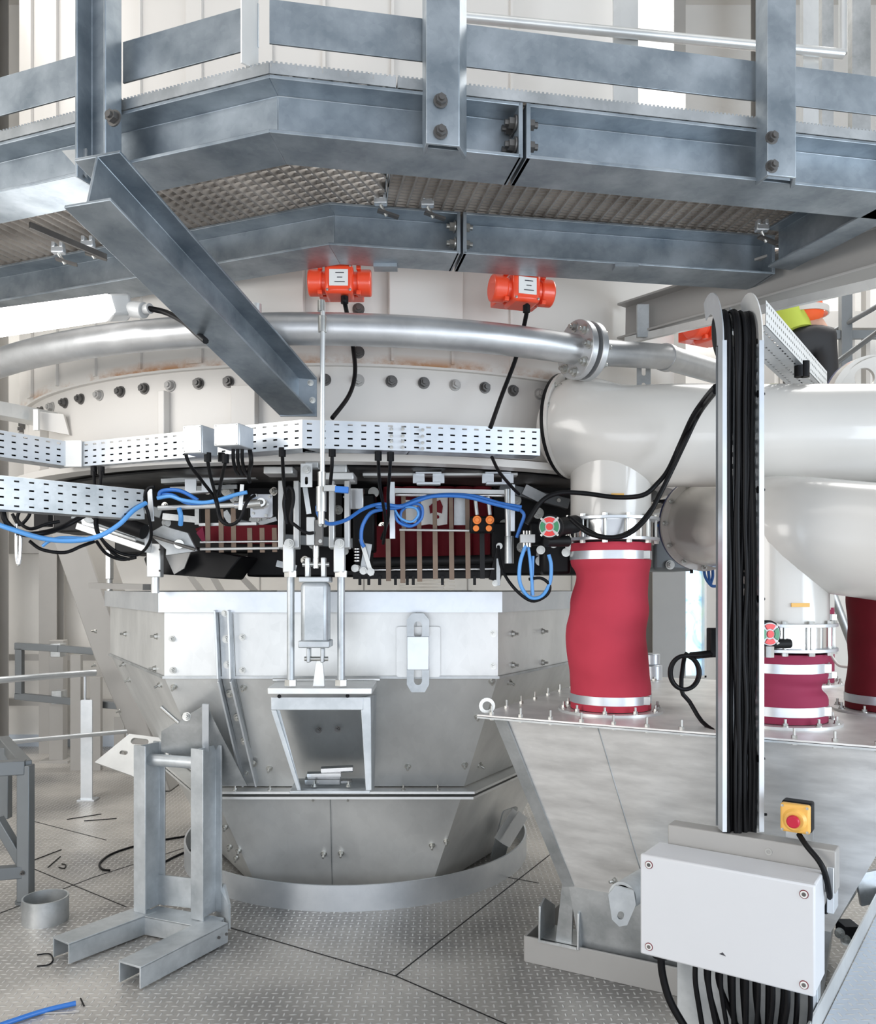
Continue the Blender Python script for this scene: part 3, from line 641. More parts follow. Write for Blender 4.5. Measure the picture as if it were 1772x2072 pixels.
t3 = gbeam('gallery_beam', 'long near gallery beam right of the bolted splice', spl+dr*.008, OV+dr*2.9, None, None, prof, plates=((spl+dr*.014, dr),))
for tt, sg in ((t2, -1), (t3, 1)):
    for z_ in (.045, .105):
        bolt(tt, spl+dr*sg*.016+V(0, 0, ZB+z_)-perp_in(dr)*.055, dr*sg, 'hex', M['dark_bolt'], s=1.1)
        if sg < 0: bolt(tt, spl+dr*sg*.016+V(0, 0, ZB+z_)-perp_in(dr)*.025, dr*sg, 'hex', M['dark_bolt'], s=1.1)
prof2 = [(a, b+.073) for a, b in hprof(.146, .17, .009, .008)]
spl2 = IV+er*.435
u1 = gbeam('gallery_beam', 'inner gallery beam running left from the bend, crossed by the diagonal brace', IV+el*2.3, IV, None, er, prof2)
u2 = gbeam('gallery_beam', 'short inner gallery beam right of the bend above the left motor', IV, spl2-er*.006, -el, None, prof2, plates=((spl2-er*.008, er),))
ie = IV+er*1.62
u3 = gbeam('gallery_beam', 'long inner gallery beam above the right motor with open end', spl2+er*.008, ie, None, None, prof2, plates=((spl2+er*.014, er), (ie, er)))
for tt, sg in ((u2, -1), (u3, 1)):
    for z_ in (.045, .105): bolt(tt, spl2+er*sg*.016+V(0, 0, ZB+z_)-perp_in(er)*.055, er*sg, 'hex', M['zinc'], s=1.1)
# small tabs under the inner beam
for (x, y, lb) in ((780, 553, 'left'), (1265, 577, 'right')):
    p = PX(x, 3.05, ZB-.006); o = MB().box(p, (.085, .05, .012)).build('beam_tab', M['galv_blue'], None, p); tag(o, 'small flat steel tab under the inner gallery beam, %s of two' % lb, 'tab')
# gratings
def clip_bars(poly, dirv, pitch, th, h, z0, q, ph=0):
    n = V(-dirv.y, dirv.x, 0); lo = min(p.dot(n) for p in poly); hi = max(p.dot(n) for p in poly); s_ = lo+ph*pitch
    while s_ < hi:
        ts = []
        for i in range(len(poly)):
            a, b = poly[i], poly[(i+1) % len(poly)]; da, db = a.dot(n)-s_, b.dot(n)-s_
            if (da < 0) != (db < 0): p = a.lerp(b, da/(da-db)); ts.append(p.dot(dirv))
        ts.sort()
        for i in range(0, len(ts)-1, 2):
            a = dirv*ts[i]+n*s_; b = dirv*ts[i+1]+n*s_
            if (b-a).length > .01: q.bar(a+V(0, 0, z0+h/2), b+V(0, 0, z0+h/2), th, h)
        s_ += pitch
def grating(lab, poly, bd, teeth, cp=.0345):
    cz = sum(poly, Vector())/len(poly); t = thing('floor_grating', lab, 'grating', cz+V(0, 0, ZT))
    q = MB(); clip_bars(poly, bd, .041, .007, .030, ZT+.001, q, .5); q.build('bearing_bars', M['grate'], t, smooth=0)
    q = MB(); clip_bars(poly, V(-bd.y, bd.x, 0), cp, .006, .022 if cp < .03 else .010, ZT+.008 if cp < .03 else ZT+.016, q, .5); q.build('cross_bars', M['grate'], t, smooth=0)
    q = MB()
    for i in range(len(poly)):
        a, b = poly[i], poly[(i+1) % len(poly)]; q.bar(a+V(0, 0, ZT+.015), b+V(0, 0, ZT+.015), .004, .028)
    q.build('edge_band', M['galv'], t)
    q = MB()      # serrated top edge on the camera side
    for (a, b) in teeth:
        n_ = int((b-a).length/.012)
        for k in range(n_):
            p = a.lerp(b, (k+.5)/n_); q.box(p+V(0, 0, ZT+.031), (.006, .004, .005))
    q.build('serrated_edge', M['galv'], t, smooth=0)
seam_o = V0+dr*.33; seam_i = W0+er*.20+perp_in(er)*.12
ib = .12
gl = [V0+dl*2.2, V0, seam_o-dr*.004, seam_i-er*.004, W0+perp_in(el)*ib+V(.02, 0, 0), W0+el*2.2+perp_in(el)*ib]
gr_ = [seam_o+dr*.004, V0+dr*2.9, W0+er*2.45+perp_in(er)*ib, seam_i+er*.004]
grating('steel floor grating of the gallery left of its panel joint', gl, perp_in(dl), ((V0+dl*2.2, V0), (V0, seam_o)))
grating('steel floor grating of the gallery right of its panel joint', gr_, perp_in(dr), ((seam_o, V0+dr*2.9),), .021)
# grating clips
def clip(x, y, d, lb, yaw=0):
    c = P(x, y, d); t = thing('grating_clip', lab_clip % lb, 'clip', c, None); R_ = Matrix.Rotation(yaw, 3, 'Z')
    MB().box(c, (.045, .03, .022), R_).build('clip_body', M['tray'], t, bevel=.004)
    MB().box(c+R_ @ V(-.014, 0, .018), (.012, .03, .02), R_).box(c+R_ @ V(.014, 0, .018), (.012, .03, .02), R_).build('clip_jaw', M['tray'], t, bevel=.003)
    MB().cyl(c+V(0, 0, -.01), c+V(.02, .01, -.045), .006, 10).build('clip_screw', M['zinc'], t)
    MB().bar(c+V(-.01, 0, -.03), c+R_ @ V(.06, .02, -.045), .02, .008).build('clip_foot', M['dark_bolt'], t)
lab_clip = 'small zinc grating clip %s'
clip(770, 408, 2.86, 'on the inner gallery beam, left of the pair by the splice'); clip(865, 412, 2.88, 'on the inner gallery beam, nearest its bolted splice'); clip(1541, 462, 2.98, 'at the right open end of the inner gallery beam')
clip(118, 507, 3.05, 'far left under the grating'); clip(178, 495, 3.0, 'left of the diagonal brace, second from the left')
o = MB().bar(P(60, 455, 2.75), P(215, 520, 3.0), .008, .02).build('clip_rod', M['dark_bolt'], None, P(60, 455, 2.75)); tag(o, 'thin dark rod under the grating at far left', 'rod')

# toe boards
zt0, zt1 = ZT+.09, ZT+.205
def toe(lab, a, b, inw=.0):
    d = (b-a).normalized(); n = perp_in(d); o = MB().bar(a+V(0, 0, (zt0+zt1)/2)+n*.02, b+V(0, 0, (zt0+zt1)/2)+n*.02, .006, zt1-zt0).build('toe_board', M['galv_blue'], None, (a+b)/2+V(0, 0, zt0), bevel=.001)
    tag(o, lab, 'toe board')
def onV(px, base, d):   # point on line base + d*s seen at pixel column px
    r = (px-CX)/F; s = (r*base.y-base.x)/(d.x-r*d.y); return base+d*s
toe('wide toe board strip at top left, left of the left post', V0+dl*2.2, onV(222, V0, dl))
toe('wide toe board strip between the left post and the gallery bend', onV(222, V0, dl)-dl*.03, V0+dl*.045)
toe('wide toe board strip between the gallery bend and the middle post', V0+dr*.0, onV(900, V0, dr)-dr*.02)
toe('wide toe board strip between the middle and right posts', onV(900, V0, dr)+dr*.02, onV(1565, V0, dr)-dr*.02)
toe('wide toe board strip right of the right post', onV(1565, V0, dr)+dr*.02, V0+dr*2.9)
o = MB().sweep([(0, 0), (.05, 0), (.05, .006), (.006, .006), (.006, .05), (0, .05)], [V0+V(-.035, .035, ZT+.03), V0+V(-.035, .035, ZT+.9)], up=V(-.7, .7, 0)).build('corner_angle', M['galv_light'], None, V0+V(0, .03, ZT)); tag(o, 'light grey upright angle at the gallery bend between toe boards', 'angle')
# posts
def post(px, d_, base, y1, lab, yb1, yb2, wdt=.118, flip=False, up=None):
    n = perp_in(d_); p = onV(px, base, d_)-n*.006
    z1 = CH+(HY-y1)/F*(p.y-.02)
    t = thing('gallery_post', lab, 'post', V(p.x, p.y, z1))
    # U channel, web flat against beam side, flanges toward camera-right
    s_ = d_ if d_.x > 0 else -d_
    w2 = wdt/2; q = MB(); dep = .06
    pts2 = [(-w2, 0), (w2, 0), (w2, -dep), (w2-.008, -dep), (w2-.008, -.008), (-w2+.008, -.008), (-w2+.008, -dep*.9), (-w2, -dep*.9)] if flip else [(-w2, -.05), (w2-.03, -.05), (w2, -.0), (w2, .012), (w2-.008, .012), (w2-.036, -.042), (-w2+.008, -.042), (-w2+.008, .012), (-w2, .012)]
    base_poly = [V(p.x, p.y, 0)+s_*a+n*b for a, b in pts2]
    q.prism([b+V(0, 0, z1) for b in base_poly], (0, 0, 1.9)); q.build('channel', M['galv'] if False else M['galv_blue'], t, bevel=.002)
    for yb in (yb1, yb2):
        if yb: bolt(t, P(px-8, yb, p.y-.055 if not flip else p.y-.02), -n, 'big', M['dark_bolt'], s=.78)
    return t
post(899, dr, V0, 306, 'channel post bolted to the near gallery beam in the middle', 205, 268)
post(1568, dr, V0, 368, 'channel post bolted to the near gallery beam at right', 280, 338)
t = thing('gallery_post', 'dark channel post at top left above the diagonal brace', 'post', P(222, 330, 2.25))
pl_ = onV(222, V0, dl); n = perp_in(dl); s_ = -dl
MB().sweep(uprof(.105, .062, .008), [pl_-n*.012+V(0, 0, CH+1.12), pl_-n*.012+V(0, 0, 4.8)], up=dl).build('channel', M['galv_blue'], t, bevel=.002)
bolt(t, P(232, 240, 2.20), -n, 'big', M['dark_bolt'], s=.9)
# inner handrail seen above
t = thing('inner_handrail', 'pale galvanised knee rail with posts on the gallery far side, top right', 'railing', PX(1265, 3.2, ZT))
MB().tube([PX(930, 3.0, 3.64), PX(1705, 3.21, 3.64)], .018, 14).build('rail', M['galv_light'], t)
MB().tube([PX(1705, 3.21, 3.64), PX(1705, 3.21, 4.3)], .016, 14).build('rail', M['galv_light'], t)
MB().bar(PX(1265, 3.12, ZT), PX(1265, 3.12, 4.6), .012, .092, V(1, 0, 0)).build('post', M['galv_light'], t)
MB().bar(PX(1637, 3.25, ZT), PX(1637, 3.25, 4.6), .03, .06, V(1, 0, 0)).build('post', M['galv_light'], t)
# far side uprights above the gallery
for x, d, w_, lb in ((78, 4.2, .09, 'at top left'), (1670, 4.4, .06, 'at top right beside the knee rail end'), (1738, 4.6, .10, 'at the top right corner')):
    o = MB().box(PX(x, d, 4.55), (w_, .05, 2.3)).build('upright_strip', M['galv'], None, PX(x, d, 3.4)); tag(o, 'grey vertical strip far above the gallery %s' % lb, 'strip')
# diagonal brace
t = thing('diagonal_brace', 'heavy diagonal beam from the left post down to the vessel', 'beam', P(605, 815, 3.3))
a = P(186, 362, 2.13); b = P(604, 803, 3.22)
MB().sweep(hprof(.150, .140, .009, .007), [a, b], up=Z).build('profile', M['galv_blue'], t, bevel=.002)
MB().bar(b+V(-.07, 0, -.0), b+V(.07, .0, 0), .012, .15).build('end_plate', M['galv_blue'], t)
for x, y in ((628, 775), (632, 810)): bolt(t, P(x, y, 3.12), (.3, -1, 0), 'small', M['zinc'])
t = thing('brace_bracket', 'dark folded bracket joining the left post to the diagonal brace', 'bracket', P(178, 400, 2.1))
# connecting radial beam right end
t['label'] = 'light steel plate tucked behind the head of the diagonal brace'
MB().prism([P(125, 305, 2.36), P(175, 300, 2.3), P(175, 360, 2.3)], (0, .01, 0)).build('plate', M['galv'], t)
t = thing('radial_beam', 'gallery cross beam leaving the open end of the inner beam toward the right', 'beam', P(1600, 520, 3.0))
MB().sweep([(a_, b_+.073) for a_, b_ in hprof(.146, .10, .009, .008)], [PX(1576, 3.08, ZB), PX(1860, 2.50, ZB)]).build('profile', M['galv_blue'], t, bevel=.002)
# second level beams at right, grey
t = thing('service_beam', 'grey service beam crossing behind the gallery toward the right edge', 'beam', P(1500, 640, 3.6))
MB().sweep(hprof(.16, .12, .010, .008), [P(1266, 655, 3.78), P(1850, 480, 2.80)]).build('profile', M['grey_paint'], t, bevel=.002)
MB().bar(P(1266, 690, 3.72), P(1850, 555, 2.75), .02, .03).build('lower_lip', M['galv_light'], t)
for x, y, d in ((1300, 650, 3.62),): MB().box(P(x, y, d), (.05, .02, .14)).build('splice_clip', M['galv'], t)
o = MB().cyl(P(1582, 540, 3.2), P(1582, 595, 3.2), .014, 14).cyl(P(1582, 588, 3.2), P(1582, 600, 3.2), .02, 14).build('hanger_rod', M['galv_light'], None, P(1582, 600, 3.2)); tag(o, 'short pale hanger rod with cap under the right end of the gallery', 'rod')

# lamp
t = thing('strip_lamp', 'bright glowing strip lamp under the gallery at left edge', 'lamp', P(80, 650, 2.7))
MB().bar(P(-260, 690, 2.55), P(222, 622, 2.95), .12, .07).build('diffuser', M['lamp'], t, bevel=.012)
MB().bar(P(216, 623, 2.94), P(262, 622, 2.98), .10, .075).build('end_cap', M['clear_grey'], t, bevel=.012)
MB().cyl(P(258, 625, 2.96), P(292, 628, 2.93), .028, 18).build('plug', M['clear_grey'], t, bevel=.003)
MB().cyl(P(285, 627, 2.94), P(304, 624, 2.92), .018, 14).build('gland', M['clear_grey'], t)
cable('lamp_cable', 'black cable running from the strip lamp plug to the diagonal brace', [(300, 624, 2.92), (335, 632, 2.92), (370, 650, 2.86), (395, 672, 2.74), (416, 690, 2.62)], .010, M['black'])
# ================================================================ cable trays and boxes around the vessel
def tray(lab, a, b, h=.10, dep=.09, pitch=.045, nv=4, mat='tray', sw=.018, sh=.006):
    a = Vector(a); b = Vector(b); d = (b-a).normalized(); n = perp_in(V(d.x, d.y, 0)); L_ = (b-a).length
    t = thing('cable_tray', lab, 'cable tray', a-V(0, 0, h))
    MB().perf(a-V(0, 0, h), d, Z, L_, h, pitch, nv, sw, sh).build('slotted_side', M[mat], t, smooth=0)
    MB().perf(a-V(0, 0, h), d, n, L_, dep, pitch, 2, sw, sh).build('slotted_base', M[mat], t, smooth=0)
    MB().bar(a-V(0, 0, h/2)+n*dep, b-V(0, 0, h/2)+n*dep, .002, h).build('rear_side', M[mat], t)
    MB().bar(a+n*.004, b+n*.004, .010, .003).build('top_lip', M['galv_light'], t)
    return t
zt = CH+.60
A0, A1, A2, A3, A4 = PX(-60, 3.1, zt), PX(150, 3.47, zt), PX(612, 3.0, zt), PX(830, 3.06, zt), PX(1092, 3.17, zt)
t = tray('upper slotted cable tray at the left edge, left of the white joint cover', A0, A1)
t = tray('long slotted cable tray carrying the two junction boxes', A1, A2)
t = tray('slotted cable tray between the feed line and its bolted joint', A2, A3)
for x in (792, 815):
    for y in (868, 882, 893, 905): bolt(t, P(x, y, 3.045), (0, -1, 0), 'small', s=.55)
t = tray('slotted cable tray right of the bolted joint, ending at the white pipe flange', A3, A4)
for y in (870, 883, 896, 908): bolt(t, P(855, y, 3.055), (0, -1, 0), 'small', s=.55)
o = MB().box(PX(148, 3.44, zt-.05), (.072, .012, .108)).build('joint_cover', M['label'], None, PX(148, 3.44, zt-.1), bevel=.002); tag(o, 'white joint cover plate on the bend of the left cable tray', 'cover')
tray('darker lower slotted cable tray at left, below the first', PX(-80, 2.78, CH+.385), PX(292, 3.30, CH+.385), .115, .09, .05, 4, 'galv')
for k, (a_, b_) in enumerate(((A0, A1), (A1, A2), (A2, A3), (A3, A4), (PX(-80, 2.78, CH+.385), PX(292, 3.30, CH+.385)))):
    nn = perp_in(V((b_-a_).x, (b_-a_).y, 0).normalized())
    for j, (dy, dz) in enumerate(((.02, -.085), (.045, -.088), (.035, -.062), (.06, -.07), (.02, -.04), (.025, -.02))):
        pp = [a_.lerp(b_, s/6)+nn*(dy+.004*((s*7+j*3) % 3))+V(0, 0, dz+.004*((s*5+j) % 2)) for s in range(7)]
        cable('cable', 'black cable lying inside the %s' % ('upper left slotted tray', 'long slotted tray with the junction boxes', 'slotted tray right of the feed line', 'slotted tray ending at the white flange', 'darker lower left slotted tray')[k], pp, .011, M['black'], group='cables inside the slotted trays')
def jbox(x0, y0, x1, y1, d, dep, lab, yaw):
    c = (P(x0, y0, d)+P(x1, y1, d))/2; wd = (x1-x0)/F*d; h = (y1-y0)/F*d; R_ = Matrix.Rotation(yaw, 3, 'Z')
    t = thing('junction_box', lab, 'junction box', c-V(0, 0, h/2))
    MB().box(c, (wd, dep, h), R_).build('box_body', M['tray'], t, bevel=.003)
    MB().box(c+R_ @ V(0, -dep/2-.004, 0), (wd*.98, .008, h*.98), R_).build('lid', M['galv_light'], t, bevel=.002)
    for sx in (-.42, .42):
        for sz in (-.42, .42): bolt(t, c+R_ @ V(sx*wd, -dep/2-.008, sz*h), R_ @ V(0, -1, 0), 'small', name='screw', s=.25)
jbox(386, 866, 428, 922, 3.0, .10, 'small grey junction box on the tray, left one of the pair', -.30)
jbox(447, 863, 502, 907, 2.96, .10, 'small grey junction box on the tray, right one with three cables', -.28)
# short channel frame at left above tray
t = thing('channel_bracket', 'cream channel bracket at left above the upper cable tray', 'bracket', P(60, 880, 3.7))
MB().sweep([(-y, x) for x, y in uprof(.10, .06, .008)], [P(-40, 838, 3.5), P(130, 868, 3.9)]).build('channel', M['galv_light'], t, bevel=.002)
MB().prism([P(70, 832, 3.7), P(128, 838, 3.7), P(140, 880, 3.7), P(76, 868, 3.7)], (0, .02, 0)).build('end_bracket', M['vessel'], t)
MB().box(P(74, 850, 3.66), (.02, .02, .09)).build('rib', M['galv_light'], t)

# ================================================================ gate mechanisms under the vessel
# dark hoppers and frames behind
dk = thing('gate_housing', 'black gate housing under the vessel behind the strap racks', 'housing', V(HX, 4.5, 1.6))
MB().box(P(880, 1055, 4.35), (.95, .3, .54)).build('housing_body', M['black_soft'], dk, bevel=.01)
MB().box(P(430, 1040, 4.5), (.90, .4, .44)).build('housing_body', M['black_soft'], dk, bevel=.01)
MB().box(P(620, 1060, 4.35), (.55, .3, .55)).build('housing_body', M['black_soft'], dk, bevel=.01)
MB().box(P(1100, 1065, 4.3), (.55, .3, .50)).build('housing_body', M['black_soft'], dk, bevel=.01)
MB().box(P(215, 1025, 4.6), (.45, .3, .30)).build('housing_body', M['black_soft'], dk, bevel=.01)
MB().bar(P(1000, 1015, 4.2), P(1160, 1000, 4.3), .05, .12).build('frame_bar', M['black_soft'], dk)

rb = random.Random(11)
for k in range(34):
    x, y = rb.choice(((rb.uniform(330, 560), rb.uniform(985, 1060)), (rb.uniform(700, 780), rb.uniform(990, 1150)), (rb.uniform(990, 1130), rb.uniform(1000, 1150)), (rb.uniform(560, 700), rb.uniform(1000, 1150))))
    bolt(dk, P(x, y, 4.05), (rb.uniform(-.5, .5), -1, 0), 'hex', M['zinc'], s=rb.uniform(.8, 1.4))
for (x0, y0, x1, y1, w_) in ((330, 1045, 400, 1052, .03), (345, 990, 480, 985, .02), (400, 1030, 400, 1062, .03), (455, 1035, 470, 1060, .03), (525, 1060, 560, 1050, .02), (1060, 990, 1100, 1010, .05), (1085, 1120, 1140, 1128, .02), (700, 1000, 720, 1020, .04), (560, 1140, 600, 1150, .03)):
    MB().bar(P(x0, y0, 4.0), P(x1, y1, 4.0), .02, w_).build('fitting_plate', M['galv'], dk)
for (x0, y0, x1, y1) in ((150, 1040, 300, 1090), (200, 1000, 330, 1040), (1010, 985, 1150, 1020), (560, 1090, 720, 1100), (480, 1060, 570, 1080)):
    MB().bar(P(x0, y0, 4.05), P(x1, y1, 4.05), .05, .05).build('cross_bar', M['frame_grey'], dk, bevel=.004)
def flat(x0, y0, x1, y1, d, w_, name, mat, parent, th=.006, d1=None, bevel=.001):
    d1 = d if d1 is None else d1
    a, b = P(x0, y0, d), P(x1, y1, d1); up = V(0, 1, 0)
    # w_ px wide plate facing the camera
    return MB().bar(a, b, w_/F*d, th, up).build(name, M[mat], parent, bevel=bevel)
def rod(x0, y0, x1, y1, d, r, name, mat, parent, d1=None):
    return MB().cyl(P(x0, y0, d), P(x1, y1, d1 or d), r, 14).build(name, M[mat], parent)
# centre rack
t = thing('strap_rack', 'centre rack of brown vertical straps over crimson bellows', 'rack', P(880, 1180, 3.7))
fab = MB(); n_ = 10
for i in range(6):
    x = 795+i*36; fab.lathe(P(x, 1063, 4.05)+V(0, .06, 0), [(.001, -.18), (.045, -.17), (.052, -.05), (.055, .08), (.05, .19), (.001, .20)], 20)
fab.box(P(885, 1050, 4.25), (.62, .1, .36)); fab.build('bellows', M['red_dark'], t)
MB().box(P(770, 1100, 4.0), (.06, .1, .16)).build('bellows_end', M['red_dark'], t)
MB().bar(P(1046, 961, 3.65), P(735, 962, 3.65), .06, .012).build('top_plate', M['galv_light'], t, bevel=.001)
for x in (867, 1007):
    q = MB(); q.bar(P(x-20, 958, 3.58), P(x-20, 978, 3.58), .05, .008); q.bar(P(x+20, 958, 3.58), P(x+20, 978, 3.58), .05, .008); q.bar(P(x-24, 979, 3.58), P(x+24, 979, 3.58), .05, .010); q.bar(P(x-26, 958, 3.58), P(x+26, 958, 3.58), .05, .008); q.build('channel_clip', M['tray'], t, bevel=.001)
MB().bar(P(797, 993, 3.62), P(1030, 997, 3.62), .012, .022).build('slotted_rail', M['galv_light'], t)
rod(800, 1001, 1020, 1003, 3.58, .007, 'upper_rod', 'chrome', t); rod(808, 1072, 975, 1074, 3.58, .005, 'middle_rod', 'galv_light', t)
for i, x in enumerate((817, 848, 880, 913, 946)):
    flat(x-1, 1004, x, 1074, 3.63, 9, 'strap', 'brown', t)
for i, (x, y1) in enumerate(((785, 1176), (814, 1180), (848, 1177), (880, 1172), (913, 1173), (946, 1171), (975, 1171))):
    flat(x, 1074 if x != 785 else 1090, x+1, y1, 3.60, 10, 'strap', 'brown' if x < 970 else 'black_soft', t)
MB().cyl(P(755, 1138, 3.72), P(1010, 1132, 3.72), .022, 16).build('roller', M['black_soft'], t)
rod(750, 1153, 1000, 1151, 3.68, .005, 'lower_rod', 'chrome', t)
MB().bar(P(715, 1165, 3.75), P(1010, 1163, 3.75), .05, .03).build('base_bar', M['black_soft'], t)
for x in (728, 746, 768, 800, 824, 836, 895, 960, 1000): flat(x, 1165, x, 1184, 3.7, 6, 'tooth', 'black_soft', t)
pan = MB().plate([(-.06, .06), (.06, .06), (.058, -.06), (.02, -.066), (-.02, -.06), (-.062, -.066)], [], .004, P(878, 1033, 3.68), V(1, 0, 0), Z).build('white_panel', M['label'], t)
MB().plate([(-.012, .028), (.018, .04), (.03, .012), (.026, -.02), (0, -.012), (-.026, -.02), (-.03, .012)], [], .003, P(882, 1030, 3.674), V(1, 0, 0), Z).cyl(P(885, 1046, 3.672), P(885, 1046, 3.678), .008, 12).build('red_mark', M['red_dark'], pan)
MB().box(P(832, 1035, 3.69), (.05, .004, .10)).build('white_panel', M['label'], t); MB().box(P(930, 1035, 3.70), (.05, .006, .12)).build('steel_panel', M['galv'], t)
flat(793, 975, 794, 1090, 3.45, 11, 'hanger_bar', 'tray', t); flat(1037, 980, 1037, 1075, 3.45, 9, 'hanger_bar', 'tray', t); rod(1026, 990, 1028, 1085, 3.5, .012, 'hanger_rod', 'galv', t)
MB().box(P(722, 1010, 3.6), (.06, .05, .09)).build('side_plate', M['chrome'], t, bevel=.003)
t = thing('solenoid_block', 'pair of orange capped pneumatic plugs on a black block', 'valve', P(975, 1080, 3.5))
MB().box(P(975, 1062, 3.52), (.105, .05, .07)).build('block', M['black'], t, bevel=.008)
for x in (965, 991):
    MB().cyl(P(x, 1052, 3.46), P(x, 1052, 3.49), .018, 16).cyl(P(x, 1052, 3.45), P(x, 1052, 3.465), .010, 16).build('orange_cap', M['orange_cap'], t, bevel=.002)
    MB().cyl(P(x-2, 1069, 3.46), P(x-2, 1069, 3.49), .013, 16).build('orange_cap', M['orange_cap'], t, bevel=.002)
    rod(x-4, 1005, x, 1042, 3.5, .008, 'elbow', 'galv', t)
t = thing('gate_actuator', 'black gate actuator with springs at the left end of the centre rack', 'actuator', P(745, 1170, 3.7))
MB().box(P(738, 1060, 3.8), (.10, .12, .26)).build('body', M['black'], t, bevel=.01); flat(745, 1100, 735, 1160, 3.6, 16, 'link_plate', 'galv', t); flat(730, 1090, 752, 1165, 3.58, 9, 'link_plate', 'zinc', t)
for k in range(5): MB().ring(P(722, 1110+k*6, 3.6), P(722, 1112+k*6, 3.6), .014, .009, 14).build('spring_coil', M['chrome'], t)
for x, y in ((718, 1150), (750, 1157), (735, 1155)): bolt(t, P(x, y, 3.55), (0, -1, 0), 'hex', s=.8)
t = thing('gate_actuator', 'black gate actuator at the right end of the centre rack', 'actuator', P(1020, 1190, 3.7))
MB().box(P(1015, 1095, 3.75), (.10, .1, .16)).build('body', M['black'], t, bevel=.008); MB().bar(P(1000, 1175, 3.7), P(1018, 1100, 3.7), .03, .05).build('arm', M['black_soft'], t); MB().cyl(P(1030, 1085, 3.6), P(1030, 1140, 3.6), .02, 16).build('cylinder_tube', M['galv'], t); flat(1008, 1130, 1008, 1185, 3.6, 8, 'link_plate', 'galv', t)
for x, y in ((1010, 1105), (1002, 1180)): bolt(t, P(x, y, 3.6), (0, -1, 0), 'hex', s=.7)
# left rack (tilted)
t = thing('strap_rack', 'left rack of brown straps over crimson fabric beside the black chute', 'rack', P(480, 1120, 3.8))
MB().prism([P(395, 1070, 4.0), P(415, 1062, 3.98), P(560, 1062, 3.98), P(560, 1100, 3.98), P(412, 1098, 3.98)], (0, .1, 0)).build('bellows', M['red_dark'], t)
MB().prism([P(397, 1078, 3.9), P(410, 1066, 3.9), P(416, 1096, 3.9), P(409, 1096, 3.9)], (0, .03, 0)).build('bellows_corner', M['magenta_fabric'], t)
MB().bar(P(404, 1062, 3.75), P(520, 1060, 3.75), .03, .012).build('upper_rail', M['galv_light'], t)
for x, y0, y1 in ((420, 1030, 1118), (447, 1030, 1118), (472, 1028, 1118), (505, 1068, 1118), (530, 1068, 1118), (555, 1068, 1117)): flat(x, y0, x+1, y1, 3.72, 10, 'strap', 'brown', t)
rod(405, 1097, 565, 1095, 3.70, .005, 'rod', 'chrome', t); rod(405, 1111, 565, 1109, 3.70, .006, 'rod', 'galv_light', t)
MB().bar(P(330, 975, 3.8), P(520, 965, 3.8), .06, .02).build('top_plate', M['galv'], t); 
q = MB(); 
for (x0, y0, x1, y1) in ((386, 970, 386, 998), (420, 970, 420, 996), (384, 997, 424, 995)): q.bar(P(x0, y0, 3.7), P(x1, y1, 3.7), .05, .009)
q.build('channel_clip', M['tray'], t)
flat(303, 990, 307, 1055, 3.4, 10, 'hanger_bar', 'tray', t); flat(490, 980, 486, 1032, 3.35, 8, 'hanger_bar', 'galv_light', t)
rod(320, 1028, 500, 1021, 3.42, .010, 'push_rod', 'galv_light', t); rod(475, 1022, 505, 1020, 3.41, .016, 'rod_end', 'chrome', t)
t = thing('actuator_head', 'square steel actuator end with four screws right of the push rod', 'actuator', P(525, 1045, 3.4))
MB().plate(rrect(-.055, -.05, .035, .045, .01), [], .02, P(535, 1023, 3.42), V(1, .0, 0), V(.12, 0, 1)).build('end_plate', M['chrome'], t, bevel=.003)
MB().cyl(P(505, 1020, 3.38), P(528, 1018, 3.38), .018, 16).build('port', M['zinc'], t); MB().ring(P(528, 1016, 3.37), P(528, 1016, 3.39), .017, .009, 20).build('eye', M['zinc'], t)
for x, y in ((512, 1038), (538, 1043), (545, 1005), (518, 1002)): bolt(t, P(x, y, 3.405), (0, -1, 0), 'small', s=.5, name='screw')
t = thing('discharge_chute', 'black plastic discharge chute hanging under the left rack', 'chute', P(400, 1170, 3.7))
MB().prism([P(290, 1130, 3.9), P(330, 1095, 3.85), P(405, 1110, 3.8), P(490, 1125, 3.8), P(470, 1150, 3.8), P(455, 1172, 3.8), P(372, 1165, 3.8), P(300, 1160, 3.85)], (0, .35, 0)).build('chute_body', M['black'], t, bevel=.008)
MB().prism([P(335, 1125, 3.78), P(385, 1117, 3.77), P(372, 1150, 3.77), P(352, 1162, 3.77)], (0, .01, 0)).build('liner', M['grey_paint'], t)
t = thing('tilted_lever', 'tilted galvanised lever linkage at left above the hopper rim', 'lever', P(330, 1120, 3.7))
MB().prism([P(330, 1062, 3.65), P(345, 1068, 3.65), P(380, 1078, 3.65), P(398, 1115, 3.65), P(335, 1124, 3.65), P(336, 1112, 3.65), P(300, 1080, 3.65)], (0, .02, 0)).build('lever_plate', M['galv'], t, bevel=.002)
MB().cyl(P(362, 1101, 3.62), P(362, 1101, 3.65), .022, 20).build('pivot_bolt', M['zinc'], t, bevel=.002)
rod(275, 1075, 395, 1112, 3.62, .007, 'link_rod', 'dark_bolt', t)
MB().bar(P(160, 1065, 3.75), P(300, 1112, 3.7), .03, .05, V(0, 1, 0)).build('arm', M['galv_light'], t, bevel=.003)
t = thing('pneumatic_cylinder', 'black pneumatic cylinder tilted down to the right at left', 'cylinder', P(230, 1080, 3.6))
MB().cyl(P(195, 1042, 3.5), P(292, 1076, 3.45), .032, 20).build('barrel', M['black'], t); MB().prism([P(160, 1035, 3.5), P(175, 1026, 3.5), P(196, 1030, 3.5), P(190, 1060, 3.5), P(195, 1070, 3.5), P(165, 1062, 3.5)], (0, .05, 0)).build('clevis', M['tray'], t, bevel=.003)
